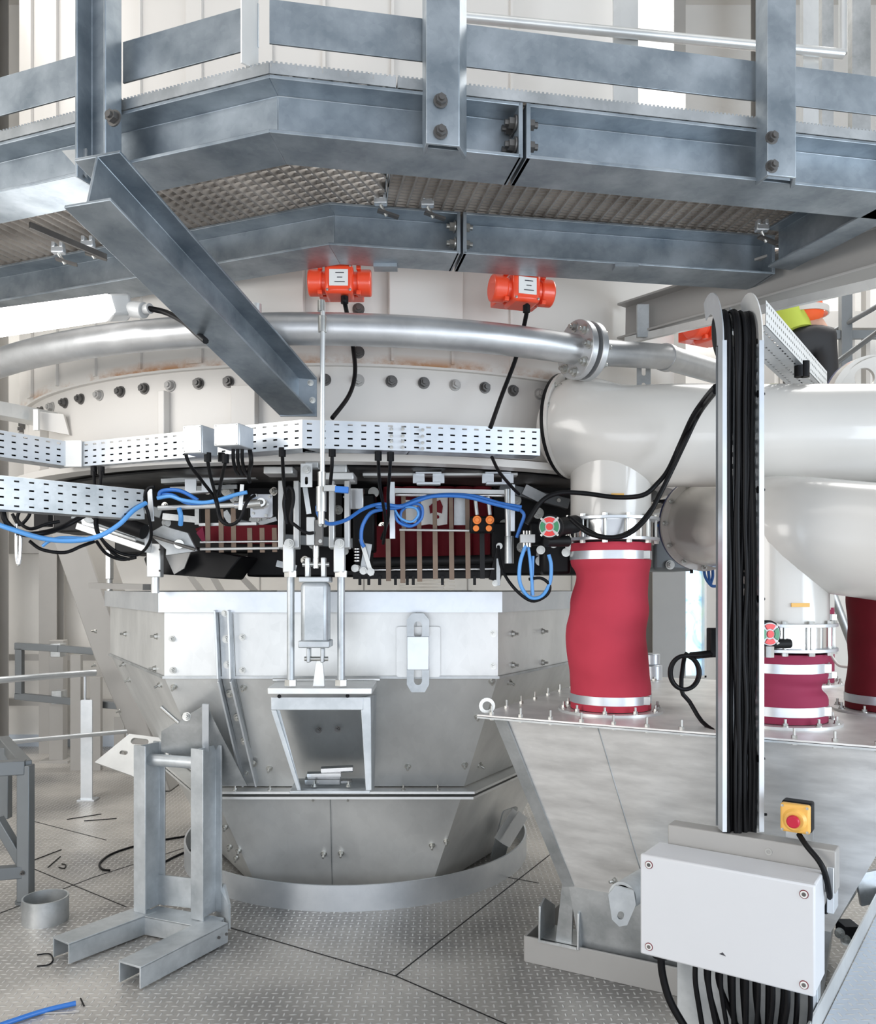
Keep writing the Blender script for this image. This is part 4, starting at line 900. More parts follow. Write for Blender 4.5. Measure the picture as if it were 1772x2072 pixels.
MB().cyl(P(181, 1047, 3.47), P(181, 1047, 3.50), .024, 20).build('pivot_bolt', M['zinc'], t, bevel=.002); rod(200, 1068, 275, 1092, 3.48, .008, 'tie_bar', 'galv_light', t)
MB().box(P(300, 1085, 3.5), (.02, .03, .09)).build('end_bracket', M['galv'], t)
# rim posts
for x0, x1, y0, y1, d, lb in ((300, 328, 1100, 1168, 3.75, 'on the left corner'), (216, 227, 1112, 1172, 5.12, 'at the far left corner')):
    t = thing('rim_bracket', 'pale folded bracket standing on the hopper rim %s' % lb, 'bracket', P((x0+x1)/2, 1196, d))
    MB().box(P((x0+x1)/2, (y0+y1)/2, d), ((x1-x0)/F*d, .05, (y1-y0)/F*d)).build('folded_plate', M['galv_light'], t, bevel=.004)
    MB().cyl(P((x0+x1)/2, y1, d), P((x0+x1)/2, 1200, d), .018, 14).build('stem', M['galv_light'], t)
    if x0 > 200:
        for y in (1112, 1155): bolt(t, P(323, y, 3.72), (0, -1, 0), 'small', M['dark_bolt'], 'screw', .4)
o = MB().bar(P(190, 1185, 4.6), P(300, 1188, 4.2), .06, .03).build('rim_ledge', M['grey_paint'], None, P(250, 1190, 4.4)); tag(o, 'grey ledge bar just above the hopper rim at left', 'bar')

# tie rods with clevises, and the vertical cylinder
for x, lb in ((588, 'left'), (690, 'right')):
    t = thing('tie_rod', '%s vertical tie rod with fork head beside the lifting cylinder' % lb, 'tie rod', P(x, 1382, 3.42))
    MB().cyl(P(x, 1165, 3.42), P(x, 1382, 3.42), .0155, 20).build('rod', M['stand_grey'], t)
    MB().cyl(P(x, 1375, 3.42), P(x, 1387, 3.42), .026, 6).build('nut', M['zinc'], t); MB().cyl(P(x, 1155, 3.42), P(x, 1168, 3.42), .027, 6).build('nut', M['zinc'], t)
    MB().box(P(x-3, 1130, 3.42), (.044, .05, .115)).build('fork_block', M['galv_light'], t, bevel=.004)
    MB().bar(P(x-18, 975, 3.45), P(x-18, 1110, 3.42), .022, .05, V(0, 1, 0)).bar(P(x+13, 975, 3.45), P(x+13, 1110, 3.42), .022, .05, V(0, 1, 0)).build('fork_plate', M['galv_light'], t, bevel=.003)
    bolt(t, P(x-3, 1100, 3.38), (0, -1, 0), 'hex')
t = thing('lifting_cylinder', 'grey pneumatic lifting cylinder standing over the open steel bracket', 'cylinder', P(640, 1375, 3.42))
cc = lambda y: P(639, y, 3.42)
MB().box((cc(1178)+cc(1302))/2, (.11, .11, (1302-1178)/F*3.42)).build('barrel', M['stand_grey'], t, bevel=.018)
MB().box(cc(1173), (.122, .12, .022)).build('end_cap', M['stand_grey'], t, bevel=.004); MB().box(cc(1302), (.125, .125, .028)).build('end_cap', M['stand_grey'], t, bevel=.004)
for dx in (-16, 16): MB().box(P(639+dx, 1148, 3.42), (.018, .05, .08)).build('clevis_cheek', M['galv_light'], t, bevel=.004)
MB().cyl(P(612, 1142, 3.42), P(666, 1142, 3.42), .010, 14).build('clevis_pin', M['zinc'], t); MB().cyl(P(639, 1105, 3.42), P(639, 1150, 3.42), .013, 14).build('piston_rod', M['chrome'], t)
for dx in (-14, 14): MB().box(P(639+dx, 1325, 3.42), (.014, .045, .06)).build('clevis_cheek', M['galv'], t, bevel=.003)
MB().cyl(P(616, 1333, 3.42), P(664, 1333, 3.42), .009, 14).build('clevis_pin', M['zinc'], t)
t = thing('guide_bracket', 'folded slotted bracket hanging from the tray right of the feed line', 'bracket', P(620, 985, 3.2))
MB().plate(rrect(-.022, -.045, .022, .045), [slot(0, -.02, .012, .03)], .006, P(620, 962, 3.2), V(1, 0, 0), Z).build('slotted_plate', M['galv_light'], t); bolt(t, P(620, 950, 3.19), (0, -1, 0), 'hex', s=.8)
MB().box(P(632, 925, 3.3), (.05, .05, .09)).build('mount', M['galv'], t, bevel=.002); flat(617, 985, 625, 1040, 3.25, 10, 'hanger_bar', 'galv', t)
t = thing('limit_switch', 'small grey limit switch block beside the lifting cylinder rod', 'switch', P(638, 1105, 3.3))
MB().box(P(629, 1075, 3.3), (.032, .03, .11)).build('switch_body', M['clear_grey'], t, bevel=.003); MB().box(P(646, 1078, 3.3), (.03, .035, .10)).build('manifold', M['dark_bolt'], t, bevel=.002)
for y in (1062, 1095): bolt(t, P(648, y, 3.28), (0, -1, 0), 'small', s=.6, name='screw')
# vessel brackets just above
t = thing('vessel_bracket', 'cream box bracket under the vessel where tie rods hang', 'bracket', P(640, 970, 3.5))
MB().box(P(568, 955, 3.5), (.12, .12, .03)).build('bracket_plate', M['galv_light'], t, bevel=.004)
MB().box(P(690, 940, 3.5), (.06, .12, .11)).build('hanger_block', M['galv_light'], t, bevel=.004)
MB().box(P(685, 968, 3.5), (.14, .16, .03)).build('bracket_plate', M['galv_light'], t, bevel=.004)
# open box bracket on hopper front
t = thing('open_bracket', 'open fronted steel bracket on the hopper holding loose bolts', 'bracket', P(670, 1605, 3.5))
df, db = 3.42, 3.62
MB().prism([P(541, 1392, df-.04), P(752, 1392, df-.04), P(762, 1378, 3.75), P(560, 1378, 3.75)], (0, 0, -.026)).build('top_plate', M['galv_light'], t, bevel=.003)
wl = [P(556, 1412, df), P(606, 1598, df), P(606, 1598, 4.0), P(556, 1412, 3.85)]
def pl4(pts, vec, name, mat='stand_grey', bev=.002): return MB().prism(pts, vec).build(name, M[mat], t, bevel=bev)
pl4([P(552, 1410, df), P(603, 1600, df), P(603, 1600, 4.02), P(552, 1410, 3.85)], (.014, 0, 0), 'side_plate', 'stand_grey')
pl4([P(729, 1410, df), P(740, 1600, df), P(748, 1598, 4.02), P(752, 1405, 3.85)], (.022, 0, 0), 'side_plate')
pl4([P(729, 1410, df), P(740, 1600, df), P(752, 1598, df), P(750, 1410, df)], (0, -.008, 0), 'edge_strip')
pl4([P(549, 1410, df), P(735, 1410, df), P(735, 1436, df), P(549, 1436, df)], (0, -.01, 0), 'front_strap')
pl4([P(549, 1436, df), P(560, 1436, df), P(610, 1600, df), P(602, 1600, df)], (0, -.01, 0), 'edge_strip')
pl4([P(586, 1606, df-.02), P(748, 1606, df-.02), P(752, 1580, 4.0), P(600, 1580, 4.0)], (0, 0, .012), 'bottom_plate')
MB().cyl(P(565, 1409, df-.014), P(565, 1409, df-.006), .008, 14).cyl(P(703, 1408, df-.014), P(703, 1408, df-.006), .008, 14).build('bolt_hole', M['black'], t)
MB().prism([P(632, 1390, 3.42), P(640, 1335, 3.42), P(652, 1335, 3.42), P(657, 1390, 3.42)], (0, .02, 0)).build('cylinder_lug', M['galv_light'], t, bevel=.002)
for x, y in ((645, 1477), (683, 1475)): bolt(t, P(x, y, 3.9), (0, -1, 0), 'small', M['dark_bolt'], s=1.3)
for x in (635, 705): bolt(t, P(x, 1592, 3.5), Z, 'small', s=1.0)
bx = [((618, 1581), (688, 1581), .019, 'front of the bracket floor'), ((650, 1558), (714, 1555), .015, 'at the back of the bracket floor'), ((622, 1568), (690, 1567), .014, 'in the middle of the bracket floor'), ((690, 1582), (712, 1581), .009, 'smallest, at the right on the bracket floor')]
for (a, b, r, lb) in bx:
    o = MB().cyl(P(a[0], a[1], 3.55), P(b[0], b[1], 3.55), r, 6).build('loose_bolt', M['chrome'], None, P(a[0], a[1], 3.55)); tag(o, 'loose steel bolt lying %s' % lb, 'bolt', 'loose bolts in the bracket')
o = MB().cyl(P(552, 1376, 3.72), P(768, 1375, 3.78), .009, 12).build('hinge_pin', M['galv_light'], None, P(552, 1376, 3.72)); tag(o, 'long thin steel pin behind the top of the open bracket', 'pin')

# ---- cables and hoses of the mechanism
K = M['black']
glx = [(190, 950, 3.45), (205, 950, 3.42), (448, 922, 3.08), (571, 912, 3.04), (672, 912, 3.03), (765, 920, 3.06), (790, 921, 3.06), (420, 922, 2.98), (456, 925, 3.0)]
for i, (x, y, d) in enumerate(glx):
    o = MB().cyl(P(x, y-6, d), P(x, y+12, d), .013, 12).build('cable_gland', K, None, P(x, y+12, d)); tag(o, 'black cable gland under the cable tray, %s from the left' % ('first', 'second', 'fifth', 'sixth', 'seventh', 'eighth', 'ninth', 'third', 'fourth')[i], 'gland', 'cable glands under the trays')
Cb = [('black cable falling from the tray left of the white joint, first of two', [(190, 955, 3.42), (192, 1000, 3.35), (195, 1040, 3.3), (200, 1080, 3.3), (230, 1120, 3.35), (262, 1132, 3.4)]),
 ('black cable falling from the tray right of the white joint, second of two', [(205, 955, 3.4), (200, 1000, 3.3), (193, 1060, 3.28), (205, 1090, 3.3), (240, 1118, 3.35), (280, 1122, 3.4), (305, 1090, 3.35), (300, 1040, 3.3), (290, 1010, 3.3), (300, 988, 3.3), (312, 985, 3.3)]),
 ('black cable hanging from the left junction box in an arc', [(386, 898, 2.97), (376, 915, 2.97), (384, 940, 3.0), (410, 975, 3.1), (435, 1010, 3.2), (445, 1050, 3.2), (465, 1062, 3.2), (485, 1050, 3.2), (500, 1015, 3.2), (515, 1003, 3.25)]),
 ('black cable dropping from the junction box toward the push rod', [(420, 930, 3.0), (425, 960, 3.05), (438, 1010, 3.2), (447, 1050, 3.2), (460, 1060, 3.2)]),
 ('black cable bending right under the junction boxes', [(456, 935, 3.0), (447, 975, 3.1), (443, 1000, 3.2)]),
 ('black cable hanging straight onto the left tie rod', [(571, 918, 3.04), (573, 960, 3.1), (575, 985, 3.2), (580, 1010, 3.25)]),
 ('black cable loop in front of the left tie rod', [(580, 1060, 3.28), (574, 1020, 3.28), (580, 990, 3.28), (590, 988, 3.28), (594, 1010, 3.28), (588, 1050, 3.28), (600, 1065, 3.28), (620, 1078, 3.28), (635, 1078, 3.28)]),
 ('black cable dropping beside the blue valve handle', [(672, 918, 3.03), (671, 950, 3.05), (668, 980, 3.1)]),
 ('black cable dropping left of the centre rack hanger, first of two', [(765, 925, 3.06), (768, 980, 3.2), (775, 1020, 3.3), (780, 1060, 3.4), (775, 1100, 3.5)]),
 ('black cable dropping left of the centre rack hanger, second of two', [(790, 925, 3.06), (788, 960, 3.2), (785, 1000, 3.3), (785, 1050, 3.4), (772, 1090, 3.5)]),
 ('black cable running right from the tray to behind the white elbow', [(995, 925, 3.1), (1010, 955, 3.2), (1035, 985, 3.3), (1050, 1000, 3.35)]),
 ('thick black cable swag under the lower left tray', [(5, 1025, 3.0), (12, 1055, 3.0), (45, 1080, 3.05), (90, 1078, 3.1), (130, 1065, 3.2), (175, 1040, 3.25)]),
 ('thin black cable looping below the blue hose at left', [(60, 1095, 3.1), (85, 1112, 3.1), (130, 1118, 3.12), (165, 1105, 3.15), (190, 1096, 3.2)]),
 ('black cable from lever to rim bracket', [(195, 1095, 3.2), (215, 1120, 3.25), (245, 1132, 3.3), (275, 1128, 3.3)]),
 ('black cable coiled at left edge behind the swag', [(25, 1040, 3.1), (40, 1062, 3.1), (60, 1040, 3.1), (48, 1025, 3.1), (35, 1050, 3.1), (60, 1070, 3.1), (95, 1060, 3.12), (120, 1055, 3.15)]),
 ('black cable from centre actuator down to a floor-side loop by the sleeve', [(1008, 1105, 3.4), (1015, 1150, 3.35), (1040, 1190, 3.3), (1075, 1216, 3.3), (1105, 1205, 3.3), (1112, 1185, 3.3), (1095, 1170, 3.3), (1070, 1172, 3.32)])]
for lb, pts in Cb: cable('cable', lb, pts, .0105 if 'thick' in lb else .0065, K)
for k, x in enumerate((472, 481, 490)):
    cable('cable', 'black cable, %s of three side by side under the right junction box' % ('left', 'middle', 'right')[k], [(x, 905, 2.98), (x, 930, 3.0), (x+4, 950, 3.05), (x+10, 960, 3.1)], .0065, K, group='three cables under the junction box')
cable('cable', 'black cable at the right corner of the junction box', [(505, 908, 3.0), (508, 935, 3.0), (503, 960, 3.1), (505, 975, 3.15)], .008, K)
B = M['blue']; LB = M['light_blue']
Hs = [('light blue hose sagging from the left edge to the actuator', [(-30, 1052, 3.0), (30, 1073, 3.0), (90, 1090, 3.05), (150, 1094, 3.1), (200, 1085, 3.15), (240, 1062, 3.2), (270, 1033, 3.25), (295, 1018, 3.3)], .0095, LB),
 ('thin light blue hose branching beside the sagging hose', [(86, 1105, 3.1), (100, 1095, 3.1), (125, 1088, 3.1), (190, 1090, 3.15)], .006, LB),
 ('blue hose bundle strand along the left push rod, upper', [(322, 1006, 3.35), (325, 995, 3.35), (345, 991, 3.35), (370, 995, 3.35), (400, 1012, 3.35)], .008, B),
 ('blue hose strand along the left push rod, middle', [(318, 1008, 3.34), (345, 1004, 3.34), (370, 1012, 3.33), (410, 1017, 3.33), (440, 1012, 3.33), (480, 1000, 3.33), (500, 996, 3.33)], .008, LB),
 ('blue hose strand along the left push rod, lower', [(322, 1000, 3.36), (350, 1002, 3.35), (380, 1018, 3.34), (430, 1016, 3.34), (470, 1005, 3.34)], .007, B),
 ('short teal-blue hose dangling beneath the left push rod', [(362, 1028, 3.4), (366, 1045, 3.4), (365, 1062, 3.42)], .010, LB),
 ('blue hose from the valve swinging right to the centre rack', [(642, 1025, 2.95), (646, 1045, 3.0), (665, 1060, 3.1), (700, 1052, 3.2), (735, 1030, 3.3), (770, 1020, 3.35), (810, 1024, 3.38), (850, 1008, 3.4), (900, 1001, 3.4), (960, 1004, 3.4), (1010, 1018, 3.4), (1055, 1026, 3.4)], .0075, B),
 ('second blue hose bundled along the centre rack rail', [(760, 1024, 3.38), (800, 1028, 3.38), (845, 1013, 3.38), (880, 1004, 3.38), (940, 1005, 3.38), (1000, 1020, 3.38), (1050, 1032, 3.38)], .0075, B),
 ('coiled blue hose loop left of the white panel', [(800, 1035, 3.4), (805, 1055, 3.4), (830, 1065, 3.4), (852, 1050, 3.4), (853, 1025, 3.4), (835, 1020, 3.4), (812, 1035, 3.41), (815, 1058, 3.41), (840, 1062, 3.41), (850, 1040, 3.41), (845, 1026, 3.41)], .006, B),
 ('inner coil of blue hose left of the white panel', [(797, 1028, 3.39), (810, 1048, 3.39), (832, 1056, 3.39), (846, 1042, 3.39), (840, 1028, 3.39), (820, 1026, 3.39)], .005, LB),
 ('blue hose dropping down left of the centre rack', [(778, 1030, 3.42), (750, 1038, 3.42), (733, 1065, 3.42), (731, 1095, 3.42), (737, 1107, 3.42)], .008, B),
 ('blue hose dropping at the right end of the centre rack', [(1050, 1030, 3.4), (1060, 1042, 3.4), (1053, 1065, 3.4), (1045, 1088, 3.4)], .007, B),
 ('light blue hose loop hanging between the rack and the front sleeve, outer', [(1063, 1104, 3.3), (1052, 1140, 3.3), (1052, 1180, 3.3), (1070, 1208, 3.3), (1095, 1207, 3.3), (1112, 1180, 3.3), (1115, 1145, 3.3), (1110, 1122, 3.3)], .0075, LB),
 ('light blue hose hanging straight in the middle of the hanging loop', [(1068, 1104, 3.31), (1073, 1140, 3.31), (1078, 1205, 3.31)], .0065, LB),
 ('light blue hose hanging right of the middle one in the loop', [(1078, 1125, 3.32), (1077, 1160, 3.32), (1076, 1205, 3.32)], .0065, LB)]
for lb, pts, r, m_ in Hs: cable('air_hose', lb, pts, r, m_, 'hose')
t = thing('hose_manifold', 'small grey hose manifold with brass ports above the blue loop', 'manifold', P(1067, 1097, 3.3))
MB().box(P(1067, 1090, 3.3), (.058, .03, .032)).build('block', M['clear_grey'], t, bevel=.002)
for x in (1060, 1066, 1072): rod(x, 1074, x, 1084, 3.3, .005, 'port', 'zinc', t); rod(x, 1096, x, 1107, 3.3, .005, 'port', 'zinc', t)
cable('steel_hook', 'slim chrome hook hanging under the lower cable tray at far left', [(33, 1060, 3.05), (33, 1120, 3.05), (37, 1143, 3.05), (41, 1120, 3.05), (42, 1080, 3.05)], .006, M['chrome'], 'hook')
o = MB().box(P(88, 1045, 3.25), (.055, .04, .08)).build('cable_duct', K, None, P(88, 1065, 3.25)); tag(o, 'black bent cable conduit below the lower tray at left', 'conduit')
# ================================================================ right hopper
C0 = V(.195, 3.335, 0); e1 = V(.88, -.475, 0).normalized(); e2 = V(.475, .88, 0).normalized(); HT = 1.10
h = lambda a, b, z: C0+e1*a+e2*b+V(0, 0, z)
LT, WT = 1.58, 1.72
t = thing('right_hopper', 'brushed steel collecting hopper under the crimson sleeves at right', 'hopper', h(.9, .8, 0))
MB().prism([h(-.03, -.03, HT-.006), h(LT, -.03, HT-.006), h(LT, WT, HT-.006), h(-.03, WT, HT-.006)], (0, 0, .006)).build('top_plate', M['steel_scr'], t)
MB().prism([h(-.03, -.03, HT-.015), h(LT, -.03, HT-.015), h(LT, .05, HT-.015), h(.05, .05, HT-.015), h(.05, WT, HT-.015), h(-.03, WT, HT-.015)], (0, 0, .007)).build('top_flange', M['galv'], t)
top = [h(.035, .03, HT-.012), h(LT-.04, .03, HT-.012), h(LT-.04, WT-.04, HT-.012), h(.035, WT-.04, HT-.012)]
mid = [h(.23, .31, .36), h(1.22, .31, .36), h(1.22, 1.1, .36), h(.23, 1.1, .36)]
bot = [h(.27, .36, .03), h(1.18, .36, .03), h(1.18, 1.0, .03), h(.27, 1.0, .03)]
q = MB()
for i in range(4): q.add([top[i], top[(i+1) % 4], mid[(i+1) % 4], mid[i]], [[0, 1, 2, 3]])
q.build('tapered_body', M['steel_scr'], t)
q = MB()
for i in range(4): q.add([mid[i], mid[(i+1) % 4], bot[(i+1) % 4], bot[i]], [[0, 1, 2, 3]])
q.build('lower_spout', M['galv'], t)
MB().bar(top[0]+e1*.01-e2*.01, mid[0], .01, .05, e1).build('corner_strip', M['galv'], t)
MB().bar(top[0].lerp(top[1], .27), mid[0].lerp(mid[1], .34), .003, .006).build('weld_seam', M['galv'], t)
for i in range(13): bolt(t, h(.02+i*.123, 0, HT), Z, 'stud')
for i in range(1, 11): bolt(t, h(0, .03+i*.16, HT), Z, 'stud')
MB().ring(h(-.01, .02, HT+.03)+V(0, -.004, 0), h(-.01, .02, HT+.03)+V(0, .008, 0), .032, .018, 20).build('lifting_eye', M['zinc'], t)
# plinth frame and foot
o = MB(); 
for (a, b, c, d) in ((.0, .0, .95, .0), (.0, .0, .0, .9)): 
    o.bar(V(.373, 3.603, .055)+e1*a+e2*b, V(.373, 3.603, .055)+e1*c+e2*d, .012, .11)
fr_ = o.build('base_frame', M['grey_paint'], None, h(.5, .3, 0), bevel=.002); tag(fr_, 'low rectangular steel curb frame on the floor around the right hopper foot', 'frame')
t2 = thing('hopper_foot', 'U shaped steel foot with two upright cheeks under the left corner of the right hopper', 'foot', P(1145, 1900, 3.62))
fc = PZ(1140, 1900, .10)-e2*.04
for dx in (-.085, .085):
    p = fc+e1*dx
    MB().prism([p-e2*.04, p+e2*.14, p+e2*.14+Z*.10, p+e2*.02+Z*.17, p-e2*.035+Z*.15], e1*.010).build('cheek_plate', M['galv'], t2, bevel=.002)
MB().prism([fc-e1*.085-e2*.04, fc+e1*.085-e2*.04, fc+e1*.085+e2*.14, fc-e1*.085+e2*.14], (0, 0, .010)).build('foot_plate', M['galv'], t2)
MB().prism([fc-e1*.02+Z*.01, fc+e1*.05+Z*.01, mid[0]+e1*.02, mid[0]-e1*.03], e2*.01).build('leg_plate', M['galv'], t2)
# stub tube with lug
t3 = thing('tube_stub', 'round steel tube stub with oval eye plate sticking out of the right hopper', 'lug', P(1265, 1800, 3.1))
MB().ring(P(1259, 1815, 3.02), P(1330, 1770, 3.35), .052, .042, 32).build('tube', M['stand_grey'], t3)
MB().cyl(P(1259, 1815, 3.03), P(1262, 1813, 3.05), .042, 24).build('tube_bore', M['black'], t3)
MB().plate([(-.035, .05), (.03, .055), (.05, .01), (.04, -.07), (.015, -.085), (-.015, -.07), (-.05, .01)], [slot(.01, -.045, .022, .03)], .012, P(1257, 1825, 3.0), V(.9, -.3, -.25), V(.1, 0, 1)).build('eye_plate', M['stand_grey'], t3, bevel=.002)
bolt(t3, P(1246, 1783, 3.1), (-1, -.4, 0), 'small', s=1.2)
# right raised walkway
zw = .25
w0 = PZ(1672, 2058, zw); w1 = PZ(1787, 1823, zw); dd = (w1-w0)
q = MB().prism([w0-dd*.6, w1, w1+V(1.6, 0, 0), w0-dd*.6+V(1.6, 0, 0)], (0, 0, -.02))
wk = q.build('walkway_plate', M['diamond_blue'], None, w0); tag(wk, 'blue-lit raised tread plate walkway at the lower right corner', 'walkway')  # blue light on the walkway is put into its plate colour
kp = MB().bar(w0-dd*.6+V(-.008, 0, .035), w1+V(-.008, 0, .035), .006, .075).build('kick_plate', M['galv_light'], None, w0); tag(kp, 'upright kick plate along the edge of the raised walkway', 'kick plate')
t4 = thing('walkway_support', 'blue-grey steel bracket below the raised walkway beside the control box', 'bracket', P(1720, 1880, 3.4))
MB().bar(P(1690, 1835, 3.4), P(1740, 1760, 3.7), .02, .12).bar(P(1735, 1800, 3.6), P(1790, 1790, 3.6), .02, .14).build('bracket_plate', M['galv'], t4, bevel=.002)
MB().bar(P(1700, 1880, 3.3), P(1730, 1880, 3.3), .08, .05).build('bracket_foot', M['black_soft'], t4)
for x, y in ((1698, 1888), (1710, 1902)): bolt(t4, P(x, y, 3.24), (0, -1, .2), 'hex')

# ================================================================ white pipes, sleeves, valves
def lerp_tab(tab, t):
    for (a, *u), (b, *v_) in zip(tab, tab[1:]):
        if t <= b: k = (t-a)/(b-a); k = k*k*(3-2*k); return [x+(y-x)*k for x, y in zip(u, v_)]
    return tab[-1][1:]
def sleeve(parent, c, z0, z1, r, mat, wob, seed, name='sleeve'):
    rnd = random.Random(seed); n = 56; m = 44; q = MB(); vs = []
    for j in range(m+1):
        tt = j/m; z = z0+(z1-z0)*tt; ed = min(tt, 1-tt)*(z1-z0); e = min(1, max(0, (ed-.085)/.07)); e = e*e*(3-2*e)
        for i in range(n):
            a = 2*math.pi*i/n
            f = 1+wob[0]*e*(math.sin(3*a+tt*5+seed)*.35*math.sin(tt*6+seed)+math.sin(2*a+tt*9+seed*2)*.3)
            cx, cr_ = lerp_tab(wob[1], tt); eb = min(1, max(0, (ed-.08)/.03)); cx *= eb; cr_ = 1+(cr_-1)*eb
            cr_ += wob[0]*.6*e*math.sin(a*2+tt*14+seed)*math.sin(tt*9+a+seed)
            vs.append(c+V(cx+r*f*cr_*math.cos(a), r*f*cr_*math.sin(a), z))
    q.add(vs, [[j*n+i, j*n+(i+1) % n, (j+1)*n+(i+1) % n, (j+1)*n+i] for j in range(m) for i in range(n)])
    return q.build(name, mat, parent, smooth=80)
def clampband(parent, c, z, r, lab='clamp_band'):
    b = MB().ring(c+V(0, 0, z-.017), c+V(0, 0, z+.017), r+.003, r-.001, 56).build(lab, M['tray'], parent)
    MB().box(c+V(r*.72, -r*.72, z), (.03, .02, .034)).build('clamp_lock', M['zinc'], parent, bevel=.002)
def sleeveset(cx, cy, ztop, r, mat, lab, wob, seed):
    c = V(cx, cy, 0)
    t = thing('fabric_sleeve', lab, 'sleeve', c+V(0, 0, HT))
    sleeve(t, c, HT+.012, ztop, r, mat, wob, seed)
    clampband(t, c, HT+.055, r); clampband(t, c, ztop-.05, r)
    MB().ring(c+V(0, 0, HT), c+V(0, 0, HT+.010), r+.05, r, 56).build('base_flange', M['galv_light'], t)
    for k in range(10):
        a = k*.628; bolt(t, c+V((r+.03)*math.cos(a), (r+.03)*math.sin(a), HT+.01), Z, 'small', s=1.1)
    return t
def flapvalve(cx, cy, z, r, hh, lab, ind, ind_yaw, body):
    """round steel valve flange pair between duct and sleeve, plus black actuator with red and green indicator"""
    c = V(cx, cy, 0); t = thing('duct_valve', lab, 'valve', c+V(0, 0, z))
    for zz in (z, z+hh): MB().cyl(c+V(0, 0, zz-.006), c+V(0, 0, zz+.006), r+.035, 48).build('flange', M['tray'], t, bevel=.001)
    MB().cyl(c+V(0, 0, z), c+V(0, 0, z+hh), r+.004, 48).build('valve_ring', M['chrome'], t)
    for k in range(12):
        a = k*math.pi/6+.2; q = c+V((r+.020)*math.cos(a), (r+.020)*math.sin(a), 0)
        MB().cyl(q+V(0, 0, z-.014), q+V(0, 0, z+hh+.014), .006, 8).build('through_bolt', M['zinc'], t)
        MB().cyl(q+V(0, 0, z+hh+.006), q+V(0, 0, z+hh+.016), .012, 6).cyl(q+V(0, 0, z-.018), q+V(0, 0, z-.006), .012, 6).build('nut', M['zinc'], t)
    i = Vector(ind); R_ = Matrix.Rotation(ind_yaw, 3, 'Z'); nn = R_ @ V(0, -1, 0); sx = R_ @ V(1, 0, 0)
    a = thing('valve_actuator', lab.replace('round steel valve', 'black valve actuator with red-green dial'), 'actuator', i+V(0, 0, -.1))
    MB().cyl(i+nn*.0, i-nn*.05, .048, 32).build('indicator_body', M['black'], a, bevel=.004)
    MB().cyl(i+nn*.004, i-nn*.0, .040, 32).build('dial', M['clear_grey'], a)
    for k, mt in ((0, 'red_mark'), (1, 'green'), (2, 'red_mark'), (3, 'green')):
        poly = []; a0 = math.pi/2+k*math.pi/2
        for s_ in range(9): an = a0-.62+s_*.155; poly.append((.036*math.cos(an), .036*math.sin(an)))
        for s_ in range(9): an = a0+.62-s_*.155; poly.append((.019*math.cos(an), .019*math.sin(an)))
        MB().plate(poly, [], .004, i+nn*.006, sx, Z).build('dial_mark', M[mt], a)
    MB().cyl(i+nn*.004, i+nn*.009, .013, 18).build('dial_hub', M['red_mark'], a)
    for k in range(4): an = math.pi/4+k*math.pi/2; bolt(a, i+nn*.002+sx*.044*math.cos(an)+Z*.044*math.sin(an), nn, 'small', s=.4, name='screw')
    for (p0, p1, r_, mt) in body: MB().cyl(Vector(p0), Vector(p1), r_, 24).build('actuator_body', M[mt], a, bevel=.003)
    return t, a
S1 = (.706, 3.44); S2 = (1.286, 3.15); rr = .162
sleeveset(*S1, 1.782, rr, M['red_fabric'], 'tall crinkled crimson fabric sleeve nearest the centre', (.05, [(0, 0, 1), (.10, 0, 1), (.32, -.014, 1.0), (.48, -.020, .98), (.62, -.004, .97), (.80, .008, .91), (.93, 0, 1), (1, 0, 1)], 0), 2)
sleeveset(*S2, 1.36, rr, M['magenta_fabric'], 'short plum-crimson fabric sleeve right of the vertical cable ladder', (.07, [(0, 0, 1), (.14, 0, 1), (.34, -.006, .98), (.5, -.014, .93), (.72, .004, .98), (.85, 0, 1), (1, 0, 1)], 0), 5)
sleeveset(1.834, 3.42, 1.70, rr, M['red_dark'], 'dark shaded crimson sleeve at the right edge of the picture', (.04, [(0, 0, 1), (.5, .01, .97), (1, 0, 1)], 0), 8)  # shade on this sleeve is put into its darker fabric colour
sleeveset(1.92, 4.42, 1.50, .15, M['magenta_fabric'], 'crimson sleeve peeking out far behind the plum-crimson one', (.03, [(0, 0, 1), (1, 0, 1)], 0), 9)
i1 = P(1112, 1066, 3.2)
flapvalve(*S1, 1.796, rr-.002, .082, 'round steel valve on top of the tall crimson sleeve', i1, -.35, [(i1+V(.03, .04, 0), P(1165, 1060, 3.33), .035, 'black'), (P(1105, 1095, 3.26), P(1150, 1095, 3.3), .022, 'black_soft')])
i2 = P(1556, 1283, 2.92)
flapvalve(*S2, 1.376, rr-.002, .09, 'round steel valve on top of the short plum-crimson sleeve', i2, .25, [(i2+V(0, .04, -.0), i2+V(0, .13, -.0), .036, 'black'), (P(1535, 1305, 2.97), P(1600, 1302, 2.97), .016, 'black_soft')])
o = MB().cyl(P(1556, 1308, 2.9), P(1556, 1330, 2.9), .016, 6).build('cable_gland', M['zinc'], None, P(1556, 1330, 2.9)); tag(o, 'silver cable gland under the dial of the plum-crimson sleeve valve', 'gland')
t = thing('valve_gear', 'knot of black valve gear with bolts left of the tall crimson sleeve', 'valve gear', P(1120, 1150, 3.75))
MB().box(P(1122, 1125, 3.55), (.12, .12, .16)).build('gear_body', M['black'], t, bevel=.015)
MB().box(P(1090, 1080, 3.6), (.10, .10, .10)).build('gear_head', M['black'], t, bevel=.015)
for x, y in ((1094, 1113), (1120, 1100), (1152, 1105), (1145, 1118), (1155, 1090)): bolt(t, P(x, y, 3.46), (-.2, -1, 0), 'hex', s=.9)
MB().bar(P(1130, 1107, 3.62), P(1160, 1106, 3.62), .01, .008).build('link_rod', M['zinc'], t)

